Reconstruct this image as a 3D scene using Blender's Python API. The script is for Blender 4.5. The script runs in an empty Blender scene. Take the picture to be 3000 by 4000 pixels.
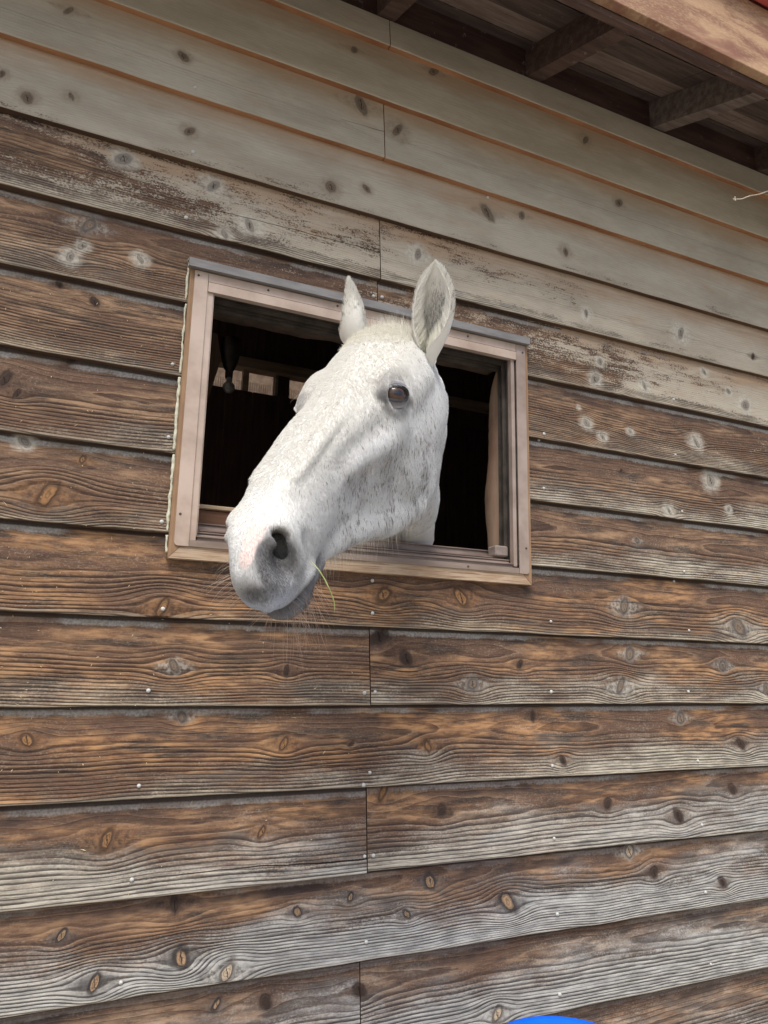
import bpy, math, random
import numpy as np
from mathutils import Matrix, Vector

random.seed(11)
RNG = np.random.default_rng(7)
SC = bpy.context.scene
COL = SC.collection

# ---------------------------------------------------------------- camera
cam_d = bpy.data.cameras.new('camera'); cam = bpy.data.objects.new('camera', cam_d); COL.objects.link(cam)
cam_d.lens = 26.03; cam_d.sensor_width = 36.0; cam_d.clip_start = .02; cam_d.clip_end = 500
_r, _u, _f = (.90786, -.41836, .02007), (-.10199, -.17462, .97914), (.40615, .89132, .20126)
CM = Matrix([[_r[i], _u[i], -_f[i], 0] for i in range(3)] + [[0, 0, 0, 1]])
CM.translation = (0, -1.4414, 1.5)
cam.matrix_world = CM
SC.camera = cam

# ---------------------------------------------------------------- daylight: bright, thinly overcast sky
world = bpy.data.worlds.new('World'); SC.world = world; world.use_nodes = True
wn = world.node_tree.nodes; wl = world.node_tree.links
sky = wn.new('ShaderNodeTexSky'); sky.sky_type = 'NISHITA'; sky.sun_disc = False
SUN_EL, SUN_AZ = math.radians(58), math.radians(208)       # azimuth measured from +Y clockwise seen from above
sky.sun_elevation = SUN_EL; sky.sun_rotation = SUN_AZ
sky.air_density = 1.0; sky.dust_density = 4.0; sky.ozone_density = 1.0
wl.new(sky.outputs[0], wn['Background'].inputs[0]); wn['Background'].inputs[1].default_value = .115
sun_d = bpy.data.lights.new('sun', 'SUN'); sun_d.energy = 2.0; sun_d.angle = math.radians(24); sun_d.color = (1, .96, .90)
sun = bpy.data.objects.new('sun', sun_d); COL.objects.link(sun)
_sd = Vector((math.sin(SUN_AZ) * math.cos(SUN_EL), math.cos(SUN_AZ) * math.cos(SUN_EL), math.sin(SUN_EL)))
sun.rotation_euler = _sd.to_track_quat('Z', 'Y').to_euler()
SC.view_settings.view_transform = 'Standard'; SC.view_settings.look = 'None'
SC.view_settings.gamma = 1.0; SC.view_settings.exposure = 0.62; SC.view_settings.use_curve_mapping = False
SC.cycles.max_bounces = 8; SC.cycles.diffuse_bounces = 4; SC.cycles.glossy_bounces = 3
# ---------------------------------------------------------------- helpers
def link(o, parent=None):
    COL.objects.link(o)
    if parent is not None: o.parent = parent
    return o

def tag(o, label=None, cat=None, group=None, kind=None):
    if label: o['label'] = label
    if cat: o['category'] = cat
    if group: o['group'] = group
    if kind: o['kind'] = kind
    return o

def empty(name, loc=(0, 0, 0)):
    o = bpy.data.objects.new(name, None); o.location = loc; o.empty_display_size = .1
    COL.objects.link(o); return o

def mesh_obj(name, verts, faces, mats, parent=None, smooth=False, midx=None):
    me = bpy.data.meshes.new(name)
    me.from_pydata([tuple(v) for v in (verts.tolist() if hasattr(verts, 'tolist') else verts)], [],
                   faces.tolist() if hasattr(faces, 'tolist') else faces)
    for m in (mats if isinstance(mats, (list, tuple)) else [mats]): me.materials.append(m)
    if midx is not None: me.polygons.foreach_set('material_index', np.asarray(midx, np.int32))
    if smooth: me.polygons.foreach_set('use_smooth', np.ones(len(me.polygons), bool))
    me.update()
    o = bpy.data.objects.new(name, me)
    if parent is not None:
        o.parent = parent; o.matrix_parent_inverse = Matrix.Translation(-Vector(parent.location))
    COL.objects.link(o)
    return o

def setattr_(me, name, data, kind='FLOAT_VECTOR'):
    a = me.attributes.new(name, kind, 'POINT')
    d = np.ascontiguousarray(data, np.float32).ravel()
    a.data.foreach_set({'FLOAT_VECTOR': 'vector', 'FLOAT_COLOR': 'color', 'FLOAT': 'value'}[kind], d)

class Geo:
    """collects simple solids into one mesh"""
    def __init__(s): s.v = []; s.f = []
    def add(s, v, f):
        n = len(s.v); s.v += [tuple(map(float, p)) for p in v]; s.f += [tuple(int(i) + n for i in q) for q in f]
    def box(s, x0, x1, y0, y1, z0, z1, b=0.0):
        if b <= 0:
            v = [(x, y, z) for x in (x0, x1) for y in (y0, y1) for z in (z0, z1)]
            s.add(v, [(0, 1, 3, 2), (4, 6, 7, 5), (0, 4, 5, 1), (2, 3, 7, 6), (0, 2, 6, 4), (1, 5, 7, 3)]); return
        # chamfered box
        v = []; idx = {}
        for ix, X in enumerate((x0, x1)):
            for iy, Y in enumerate((y0, y1)):
                for iz, Z in enumerate((z0, z1)):
                    sx = b if ix == 0 else -b; sy = b if iy == 0 else -b; sz = b if iz == 0 else -b
                    for ax, p in enumerate(((X, Y + sy, Z + sz), (X + sx, Y, Z + sz), (X + sx, Y + sy, Z))):
                        idx[(ix, iy, iz, ax)] = len(v); v.append(p)
        g = lambda *k: idx[k]; f = []
        for i in (0, 1):
            q = [g(i, 0, 0, 0), g(i, 1, 0, 0), g(i, 1, 1, 0), g(i, 0, 1, 0)]; f.append(q if i else q[::-1])
            q = [g(0, i, 0, 1), g(0, i, 1, 1), g(1, i, 1, 1), g(1, i, 0, 1)]; f.append(q if i else q[::-1])
            q = [g(0, 0, i, 2), g(1, 0, i, 2), g(1, 1, i, 2), g(0, 1, i, 2)]; f.append(q if i else q[::-1])
        for j in (0, 1):
            for k in (0, 1):
                q = [g(0, j, k, 1), g(0, j, k, 2), g(1, j, k, 2), g(1, j, k, 1)]; f.append(q if j == k else q[::-1])
                q = [g(j, 0, k, 0), g(j, 0, k, 2), g(j, 1, k, 2), g(j, 1, k, 0)]; f.append(q if j != k else q[::-1])
                q = [g(j, k, 0, 0), g(j, k, 0, 1), g(j, k, 1, 1), g(j, k, 1, 0)]; f.append(q if j == k else q[::-1])
        for i in (0, 1):
            for j in (0, 1):
                for k in (0, 1):
                    q = [g(i, j, k, 0), g(i, j, k, 1), g(i, j, k, 2)]; f.append(q if (i + j + k) % 2 else q[::-1])
        s.add(v, f)
    def prism(s, prof, x0, x1, axis='x'):
        """closed profile of (y,z) swept along x, or (x,y) swept along z, or (x,z) along y"""
        n = len(prof)
        P = {'x': lambda a, b, t: (t, a, b), 'z': lambda a, b, t: (a, b, t), 'y': lambda a, b, t: (a, t, b)}[axis]
        v = [P(a, b, x0) for a, b in prof] + [P(a, b, x1) for a, b in prof]
        s.add(v, [(i, (i+1) % n, (i+1) % n + n, i + n) for i in range(n)] + [tuple(range(n))[::-1], tuple(range(n, 2*n))])
    def tube(s, pts, r, n=6, cap=True):
        pts = [Vector(p) for p in pts]; rs = r if hasattr(r, '__len__') else [r] * len(pts)
        v = []; f = []; up = Vector((.13, .37, .92))
        for i, p in enumerate(pts):
            d = (pts[min(i+1, len(pts)-1)] - pts[max(i-1, 0)]).normalized()
            a = d.cross(up).normalized(); b = d.cross(a)
            v += [p + (a * math.cos(2*math.pi*k/n) + b * math.sin(2*math.pi*k/n)) * rs[i] for k in range(n)]
        for i in range(len(pts) - 1):
            f += [(i*n + k, i*n + (k+1) % n, (i+1)*n + (k+1) % n, (i+1)*n + k) for k in range(n)]
        if cap: f += [tuple(range(n))[::-1], tuple(range((len(pts)-1)*n, len(pts)*n))]
        s.add(v, f)
    def lathe(s, prof, c, n=24, axis=(0, 0, 1)):
        """profile of (radius, height) turned round an axis through c"""
        ax = Vector(axis).normalized(); a = ax.orthogonal().normalized(); b = ax.cross(a); c = Vector(c); m = len(prof)
        v = [c + ax * h + (a * math.cos(2*math.pi*k/n) + b * math.sin(2*math.pi*k/n)) * r for r, h in prof for k in range(n)]
        f = [(i*n + k, i*n + (k+1) % n, (i+1)*n + (k+1) % n, (i+1)*n + k) for i in range(m-1) for k in range(n)]
        f += [tuple(range(n))[::-1], tuple(range((m-1)*n, m*n))]
        s.add(v, f)
    def build(s, name, m, parent=None, smooth=False):
        return mesh_obj(name, s.v, s.f, m, parent, smooth)

# numpy value noise
_PERM = np.random.default_rng(3).random((64, 64, 64)).astype(np.float32)
def vnoise(P, oct=3):
    P = np.asarray(P, float); out = 0; amp = 1; tot = 0
    for o in range(oct):
        q = P * 2**o + o * 17.3; i = np.floor(q).astype(int); f = q - i; f = f*f*(3 - 2*f)
        r = 0
        for a in (0, 1):
            for b in (0, 1):
                for c in (0, 1):
                    w = (f[..., 0] if a else 1-f[..., 0]) * (f[..., 1] if b else 1-f[..., 1]) * (f[..., 2] if c else 1-f[..., 2])
                    r = r + w * _PERM[(i[..., 0]+a) & 63, (i[..., 1]+b) & 63, (i[..., 2]+c) & 63]
        out = out + r * amp; tot += amp; amp *= .5
    return out / tot
def sstep(a, b, x):
    t = np.clip((x - a) / (b - a), 0, 1); return t*t*(3 - 2*t)

# ---------------------------------------------------------------- material node helper
class NT:
    def __init__(s, name, rough=.8, spec=.3):
        s.m = bpy.data.materials.new(name); s.m.use_nodes = True; s.t = s.m.node_tree; s.n = s.t.nodes
        s.b = s.n['Principled BSDF']; s.b.inputs['Roughness'].default_value = rough; s.b.inputs['Specular IOR Level'].default_value = spec
        s._obj = None
    def put(s, sock, v):
        if hasattr(v, 'links') or isinstance(v, bpy.types.NodeSocket): s.t.links.new(v, sock)
        elif isinstance(v, (tuple, list)) and len(v) == 3 and sock.type == 'RGBA': sock.default_value = (*v, 1)
        else: sock.default_value = v
    def m_(s, op, a, b=0., c=None, clamp=False):
        n = s.n.new('ShaderNodeMath'); n.operation = op; n.use_clamp = clamp
        s.put(n.inputs[0], a); s.put(n.inputs[1], b)
        if c is not None: s.put(n.inputs[2], c)
        return n.outputs[0]
    def add(s, a, b): return s.m_('ADD', a, b)
    def mul(s, a, b): return s.m_('MULTIPLY', a, b)
    def sub(s, a, b): return s.m_('SUBTRACT', a, b)
    def step(s, v, a, b, lo=0., hi=1.):
        n = s.n.new('ShaderNodeMapRange'); n.interpolation_type = 'SMOOTHSTEP'
        s.put(n.inputs[0], v)
        for i, x in enumerate((a, b, lo, hi)): s.put(n.inputs[1 + i], x)
        return n.outputs[0]
    def mix(s, f, a, b, mode='MIX'):
        n = s.n.new('ShaderNodeMix'); n.data_type = 'RGBA'; n.blend_type = mode
        s.put(n.inputs[0], f); s.put(n.inputs[6], a); s.put(n.inputs[7], b); return n.outputs[2]
    def vec(s, op, a, b):
        n = s.n.new('ShaderNodeVectorMath'); n.operation = op; s.put(n.inputs[0], a); s.put(n.inputs[1], b); return n.outputs[0]
    def comb(s, x, y, z):
        n = s.n.new('ShaderNodeCombineXYZ'); s.put(n.inputs[0], x); s.put(n.inputs[1], y); s.put(n.inputs[2], z); return n.outputs[0]
    def sep(s, v):
        n = s.n.new('ShaderNodeSeparateXYZ'); s.put(n.inputs[0], v); return n.outputs
    def attr(s, name):
        n = s.n.new('ShaderNodeAttribute'); n.attribute_name = name; return n
    def obj(s):
        if s._obj is None: s._obj = s.n.new('ShaderNodeTexCoord').outputs['Object']
        return s._obj
    def noise(s, v, scale=5., detail=3., rough=.55, dist=0.):
        n = s.n.new('ShaderNodeTexNoise'); s.put(n.inputs['Vector'], v); n.inputs['Scale'].default_value = scale
        n.inputs['Detail'].default_value = detail; n.inputs['Roughness'].default_value = rough; n.inputs['Distortion'].default_value = dist
        return n.outputs[0]
    def bump(s, h, dist=.001, strength=1.):
        n = s.n.new('ShaderNodeBump'); s.put(n.inputs['Height'], h); n.inputs['Distance'].default_value = dist; n.inputs['Strength'].default_value = strength
        s.t.links.new(n.outputs[0], s.b.inputs['Normal'])
    def color(s, c): s.put(s.b.inputs['Base Color'], c)

def simple(name, c1, c2=None, scale=20., rough=.7, spec=.3, stretch=(1, 1, 1), metal=0., bump=.0005, detail=4.):
    n = NT(name, rough, spec); v = n.vec('MULTIPLY', n.obj(), stretch)
    a = n.noise(v, scale, detail, .6)
    n.color(n.mix(n.step(a, .3, .7), c1, c2 or c1)); n.b.inputs['Metallic'].default_value = metal
    if bump: n.bump(n.noise(v, scale * 3, 3, .6), bump, .6)
    return n.m
# ---------------------------------------------------------------- materials: weathered cedar siding
def make_plank_material():
    n = NT('weathered_cedar', .86, .22)
    A = n.sep(n.attr('wa').outputs['Vector']); B = n.sep(n.attr('wb').outputs['Vector']); C = n.sep(n.attr('wc').outputs['Vector'])
    g, kn, v = A[0], A[1], A[2]; film, silver, seed = B[0], B[1], B[2]; kx, band, lineamp = C[0], C[1], C[2]
    P = n.vec('ADD', n.obj(), n.comb(n.mul(seed, 3.17), 0., n.mul(seed, 1.73)))
    big = n.noise(n.vec('MULTIPLY', P, (1.6, 1, 7)), 2.2, 4, .6)
    mid = n.noise(n.vec('MULTIPLY', P, (3, 1, 16)), 5, 5, .65)
    fib = n.noise(n.vec('MULTIPLY', P, (22, 1, 420)), 1.6, 4, .7)
    rag = n.noise(n.vec('MULTIPLY', P, (1.0, 1, 1.5)), 210, 4, .7)
    low = n.noise(n.vec('MULTIPLY', P, (1, 1, 3.2)), 3.1, 4, .6)
    wob = n.noise(n.vec('MULTIPLY', P, (9, 1, 50)), 1.5, 3, .55)
    g2 = n.add(g, n.add(n.mul(n.sub(wob, .5), .60), n.mul(n.sub(fib, .5), .10)))
    ring = n.m_('FRACT', g2); fl = n.m_('FLOOR', g2)
    px = n.sep(P)[0]
    lv = n.noise(n.comb(n.mul(px, 1.1), n.mul(fl, 3.71), seed), 1.6, 2, .6)
    start = n.step(lv, .3, .7, .60, .26)
    line = n.mul(n.step(ring, start, .88), n.step(ring, .90, 1.0, 1., 0.))
    brk = n.noise(n.vec('MULTIPLY', P, (5, 1, 60)), 2.5, 3, .6)
    line = n.mul(line, n.mul(n.step(lv, .25, .6, .40, 1.), n.step(brk, .3, .5, .45, 1.)))
    # colours
    warm = n.sep(n.attr('wd').outputs['Vector'])[2]
    br0 = n.mix(n.step(mid, .36, .62), (.088, .054, .038), (.270, .195, .138))
    br1 = n.mix(n.step(mid, .36, .62), (.115, .052, .030), (.420, .225, .100))
    br1 = n.mix(warm, br0, br1)
    br2 = n.mix(n.step(big, .43, .62), (.086, .048, .036), br1)
    brown = n.mix(n.step(n.noise(n.vec('MULTIPLY', P, (1.3, 1, 11)), 4.2, 5, .65), .51, .64), br2, (.036, .028, .027))
    brown = n.mix(n.mul(n.step(fib, .35, .75), .35), brown, (.38, .26, .16))
    brown = n.mix(n.mul(n.step(rag, .50, .72), n.step(low, .3, .7, .15, .60)), brown, (.36, .30, .23))
    sil = n.mix(n.step(mid, .3, .7), (.235, .212, .172), (.560, .515, .420))
    sil = n.mix(n.step(big, .52, .74), sil, (.345, .355, .345))
    sil = n.mix(n.mul(n.step(silver, .24, .42), .8), sil, n.mix(n.step(mid, .3, .7), (.200, .210, .218), (.490, .505, .500)))
    sil = n.mix(n.mul(n.step(silver, .04, -.20), .80), sil, n.mix(n.step(mid, .3, .7), (.190, .130, .085), (.480, .370, .245)))
    sil = n.mix(n.mul(n.step(rag, .42, .30), .5), sil, (.15, .13, .11))
    sm = n.add(n.add(n.mul(silver, 1.5), n.mul(n.sub(.46, v), 1.75)), n.mul(n.sub(low, .5), 2.9))
    sm = n.add(sm, n.mul(n.sub(rag, .5), 1.1))
    sm = n.step(sm, .05, 1.20)
    base = n.mix(n.mul(sm, .93), brown, sil)
    trd = n.mul(n.mul(n.step(sm, .02, .30), n.step(sm, .85, .45)), n.step(n.noise(n.vec('MULTIPLY', P, (1.5, 1, 8)), 3.1, 5, .65), .44, .60))
    base = n.mix(n.mul(trd, .72), base, (.075, .064, .058))
    base = n.mix(n.mul(n.step(v, .045, .01), .40), base, (.52, .47, .37))  # highlight on the lower edge of each board, painted in
    # pale sawn band under the lap, with a ragged lower edge
    bn = n.noise(n.vec('MULTIPLY', P, (7, 1, 3)), 3, 4, .65)
    be = n.add(n.mul(n.sub(bn, .5), .10), n.mul(n.sub(rag, .5), .05))
    bm = n.mul(n.mul(n.step(n.add(v, be), .880, .915), band), n.step(n.noise(n.vec('MULTIPLY', P, (1.4, 1, 1)), 3.3, 3, .6), .36, .52))
    saw = n.noise(n.vec('MULTIPLY', P, (200, 1, 200)), 1., 3, .6)
    bcol = n.mix(n.step(saw, .3, .7), (.24, .225, .21), (.44, .43, .40))
    base = n.mix(n.mul(bm, n.step(bn, .3, .55, .55, .95)), base, bcol)
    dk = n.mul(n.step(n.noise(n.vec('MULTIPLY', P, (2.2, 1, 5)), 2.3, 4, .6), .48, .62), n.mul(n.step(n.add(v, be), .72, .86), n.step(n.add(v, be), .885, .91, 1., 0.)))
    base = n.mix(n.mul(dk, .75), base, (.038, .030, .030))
    lap_shade = n.mul(n.step(n.add(v, n.mul(be, .25)), .945, .968), n.step(film, .95, .75))
    base = n.mix(n.mul(lap_shade, .88), base, (.034, .022, .019))  # shadow line of the lap gap, painted as a near-black strip
    # winter wood lines
    la = n.mul(lineamp, n.step(v, .85, .40, .45, 1.))
    la = n.mul(la, n.sub(1., n.mul(bm, .9)))
    base = n.mix(n.mul(n.mul(line, la), .93), base, n.mix(sm, (.038, .022, .018), (.050, .041, .037)))
    hl = n.mul(n.mul(n.step(ring, .0, .22, 1., 0.), n.step(lv, .3, .6)), n.mul(la, .42))
    base = n.mix(hl, base, n.mix(sm, (.46, .31, .19), (.62, .57, .46)))
    # old tan film that the rain has not yet reached
    fcol = n.mix(n.step(low, .3, .7), (.345, .310, .250), (.470, .432, .355))
    fcol = n.mix(n.mul(n.step(n.add(v, n.mul(n.sub(big, .5), .8)), .50, 1.05), .75), fcol, (.34, .215, .125))
    fcol = n.mix(n.mul(n.step(big, .55, .75), .35), fcol, (.36, .22, .12))
    fcol = n.mix(n.mul(n.mul(line, n.add(lineamp, .45)), .26), fcol, (.22, .17, .125))
    fcol = n.mix(n.mul(n.step(fib, .45, .70), .30), fcol, (.27, .225, .165))
    fcol = n.mix(n.mul(n.step(fib, .48, .30), .25), fcol, (.56, .52, .43))
    fcol = n.mix(n.mul(n.step(mid, .56, .74), .35), fcol, (.36, .24, .15))
    wear = n.add(film, n.add(n.mul(n.sub(rag, .5), 1.3), n.mul(n.sub(mid, .5), 1.0)))
    wear = n.add(wear, n.mul(n.sub(low, .5), 1.4))
    wear = n.sub(wear, n.mul(n.step(v, .22, .02), n.mul(n.sub(1.25, film), 1.3)))
    fm = n.mul(n.step(wear, .42, .62), n.step(film, .02, .2))
    base = n.mix(fm, base, fcol)
    # knots
    lens = n.sep(n.attr('wd').outputs['Vector'])[0]; krnd = n.sep(n.attr('wd').outputs['Vector'])[1]
    kn1 = n.noise(P, 34, 2, .5); kn2 = n.noise(P, 120, 3, .6)
    kno = n.add(kn, n.add(n.mul(n.sub(kn1, .5), 1.15), n.mul(n.sub(kn2, .5), .55)))
    kc = n.attr('kc').outputs['Color']; kr = n.attr('kr').outputs['Color']; kh = n.attr('kh').outputs['Color']
    lno = n.add(lens, n.add(n.mul(n.sub(kn1, .5), 1.3), n.mul(n.sub(rag, .5), 1.2)))
    base = n.mix(n.mul(n.step(lno, 1.9, .7), .62), base, n.mix(n.step(kn2, .35, .65), kh, kr))
    base = n.mix(n.mul(n.step(kno, 1.85, 1.0), .70), base, n.mix(n.step(kn2, .4, .6), kr, n.mix(.35, kr, kh)))
    kring = n.m_('FRACT', n.add(n.mul(kno, 2.3), krnd))
    kcol = n.mix(n.mul(n.step(kring, .45, .9), .65), n.mix(n.step(kn2, .3, .7), n.mix(.35, kc, kr), kc), n.mix(.75, kc, (.03, .02, .015)))
    kin = n.step(kno, .92, .70)
    kri = n.mul(n.step(kno, 1.45, 1.0), n.step(kno, .75, .95))
    base = n.mix(n.mul(kin, .92), base, kcol)
    base = n.mix(n.mul(kri, .45), base, (.035, .026, .023))
    crack = n.mul(n.step(n.m_('ABSOLUTE', n.add(kx, n.mul(n.sub(kn2, .5), .9))), .13, .04), n.mul(n.step(kno, .85, .6), n.step(krnd, .35, .45)))
    base = n.mix(n.mul(crack, .85), base, (.012, .009, .008))
    crk = n.step(n.add(n.m_('ABSOLUTE', n.attr('cr').outputs['Fac']), n.mul(n.sub(rag, .5), .0006)), .0013, .0006)
    base = n.mix(n.mul(crk, .93), base, (.010, .008, .007))
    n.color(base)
    h = n.add(n.mul(fib, .35), n.mul(rag, .25))
    h = n.sub(h, n.mul(n.mul(line, la), n.sub(1.3, fm)))
    h = n.sub(h, n.mul(kri, .8)); h = n.sub(n.sub(h, crack), n.mul(crk, 1.5))
    n.bump(h, .0016, .8)
    return n.m
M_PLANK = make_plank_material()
M_EDGE = simple('plank_edge_wood', (.055, .034, .025), (.11, .065, .042), 9, stretch=(.4, 1, 6))
M_EDGE_OR = simple('plank_edge_orange', (.24, .105, .050), (.40, .21, .11), 9, stretch=(.4, 1, 6))
M_BACK = simple('plank_back_wood', (.08, .045, .03), (.13, .08, .05), 9, stretch=(.4, 1, 6))

E_ROW, Z_A = .16, 3.01715
KNOTS = [(1, 0.557, 2.977, 0.0105, 1), (1, 0.779, 3.006, 0.0125, 1), (1, 1.269, 2.973, 0.0106, 2), (2, -0.075, 2.808, 0.0097, 1), (2, 0.157, 2.792, 0.008, 2), (2, 0.58, 2.831, 0.0179, 1), (2, 0.677, 2.793, 0.0142, 2), (2, 1.381, 2.805, 0.012, 2), (3, -0.177, 2.612, 0.008, 2), (3, -0.128, 2.574, 0.0121, 2), (3, -0.052, 2.61, 0.0073, 2), (3, 0.183, 2.611, 0.0088, 2), (3, 0.508, 2.577, 0.0119, 2), (3, 0.598, 2.602, 0.0085, 2), (3, 0.937, 2.643, 0.0159, 1), (3, 1.045, 2.67, 0.0096, 1), (3, 1.181, 2.595, 0.0097, 2), (4, 0.059, 2.508, 0.0115, 2), (4, 0.243, 2.502, 0.012, 2), (4, 0.272, 2.389, 0.0086, 2), (4, 0.325, 2.426, 0.011, 2), (4, 0.738, 2.472, 0.0135, 2), (4, 1.242, 2.429, 0.0108, 2), (4, 1.585, 2.447, 0.0164, 2), (4, 1.875, 2.434, 0.0071, 1), (5, -0.02, 2.261, 0.0087, 2), (5, 0.0, 2.291, 0.0088, 2), (5, 0.008, 2.34, 0.0148, 3), (5, 0.109, 2.289, 0.008, 2), (5, 1.26, 2.246, 0.0113, 2), (5, 1.286, 2.303, 0.0088, 2), (5, 1.433, 2.258, 0.0099, 2), (5, 1.675, 2.347, 0.0096, 2), (5, 1.761, 2.303, 0.0087, 2), (5, 1.824, 2.268, 0.0117, 2), (6, -0.033, 2.203, 0.0057, 1), (6, 0.032, 2.182, 0.0067, 1), (6, 1.21, 2.161, 0.0042, 2), (6, 1.229, 2.122, 0.0084, 2), (6, 1.278, 2.09, 0.0076, 2), (6, 1.376, 2.121, 0.0078, 2), (6, 1.614, 2.128, 0.0118, 2), (7, -0.105, 1.994, 0.0114, 1), (7, -0.081, 1.971, 0.0079, 1), (7, 0.002, 2.054, 0.0073, 1), (7, 1.343, 2.009, 0.005, 1), (7, 1.494, 1.915, 0.0093, 2), (7, 1.669, 2.024, 0.0152, 2), (7, 1.721, 1.945, 0.0089, 2), (8, -0.059, 1.885, 0.0069, 2), (8, -0.011, 1.788, 0.0179, 0), (8, 0.041, 1.863, 0.0079, 0), (8, 1.384, 1.826, 0.0061, 3), (9, 0.205, 1.594, 0.0147, 0), (9, 0.662, 1.645, 0.0109, 0), (9, 0.856, 1.65, 0.0166, 0), (9, 1.331, 1.655, 0.0174, 3), (9, 1.727, 1.615, 0.0187, 3), (10, 0.236, 1.488, 0.0093, 3), (10, 0.455, 1.484, 0.0072, 1), (10, 0.658, 1.554, 0.0126, 1), (10, 0.722, 1.512, 0.0107, 1), (10, 0.883, 1.46, 0.01, 3), (10, 1.013, 1.506, 0.0063, 1), (10, 1.305, 1.459, 0.0132, 3), (10, 1.346, 1.537, 0.0113, 3), (10, 1.661, 1.514, 0.0096, 3), (10, 1.815, 1.453, 0.011, 3), (11, 0.0, 1.36, 0.0106, 0), (11, 0.258, 1.396, 0.01, 3), (11, 0.457, 1.345, 0.0087, 0), (11, 0.598, 1.34, 0.0045, 1), (11, 0.774, 1.331, 0.0122, 0), (11, 1.049, 1.389, 0.0072, 1), (11, 1.124, 1.291, 0.0081, 1), (11, 1.504, 1.38, 0.0124, 3), (11, 1.703, 1.313, 0.0093, 1), (12, 0.144, 1.19, 0.0129, 0), (12, 0.422, 1.185, 0.0091, 0), (12, 0.675, 1.243, 0.0117, 0), (12, 0.81, 1.199, 0.0101, 1), (12, 1.255, 1.189, 0.0092, 1), (12, 1.47, 1.15, 0.0128, 1), (12, 1.666, 1.202, 0.009, 1), (13, 0.085, 1.043, 0.0093, 4), (13, 0.144, 0.967, 0.0099, 4), (13, 0.269, 1.072, 0.0099, 1), (13, 0.285, 0.987, 0.0105, 4), (13, 0.368, 0.954, 0.0114, 5), (13, 0.499, 1.036, 0.0057, 4), (13, 0.607, 1.051, 0.0075, 4), (13, 0.729, 1.008, 0.0077, 4), (13, 0.784, 1.064, 0.0097, 4), (13, 0.971, 1.005, 0.0118, 4), (13, 1.318, 1.079, 0.0091, 5), (13, 1.386, 1.028, 0.0101, 1), (13, 1.603, 0.987, 0.0084, 1), (14, 0.355, 0.9, 0.0082, 4), (14, 0.444, 0.892, 0.0084, 1), (14, 0.63, 0.884, 0.008, 1), (14, 0.938, 0.797, 0.0103, 5)]
CRACKS = [(4, [(-.16, 2.4455), (.10, 2.4427), (.253, 2.4442), (.516, 2.4477), (.6365, 2.4475)], .0007), (12, [(.188, 1.1234), (.266, 1.1251), (.411, 1.1254), (.5645, 1.1201), (.637, 1.1213)], .0014), (2, [(.5307, 2.7678), (.5835, 2.7708), (.6405, 2.7744)], .0006), (10, [(.6355, 1.4924), (.678, 1.4878), (.751, 1.4852)], .0008), (9, [(1.05, 1.667), (1.30, 1.664), (1.52, 1.668)], .0006), (7, [(1.30, 1.955), (1.45, 1.958), (1.56, 1.950)], .0006), (13, [(.95, 1.024), (1.15, 1.026), (1.36, 1.022)], .0007), (11, [(.22, 1.300), (.42, 1.303), (.60, 1.299)], .0006)]
KC = {0: ((.30, .165, .075), (.070, .040, .026), (.25, .13, .06)), 1: ((.045, .028, .022), (.030, .022, .020), (.12, .07, .045)),
      6: ((.14, .10, .075), (.21, .165, .12), (.31, .25, .18)), 2: ((.19, .165, .14), (.36, .34, .29), (.56, .545, .48)), 3: ((.20, .15, .11), (.080, .065, .058), (.40, .39, .35)),
      4: ((.38, .25, .15), (.030, .026, .025), (.11, .10, .095)), 5: ((.56, .44, .31), (.10, .085, .075), (.50, .48, .43))}
HOLE = (.2070, 1.0370, 1.6915, 2.2990)
random.seed(5)

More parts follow.
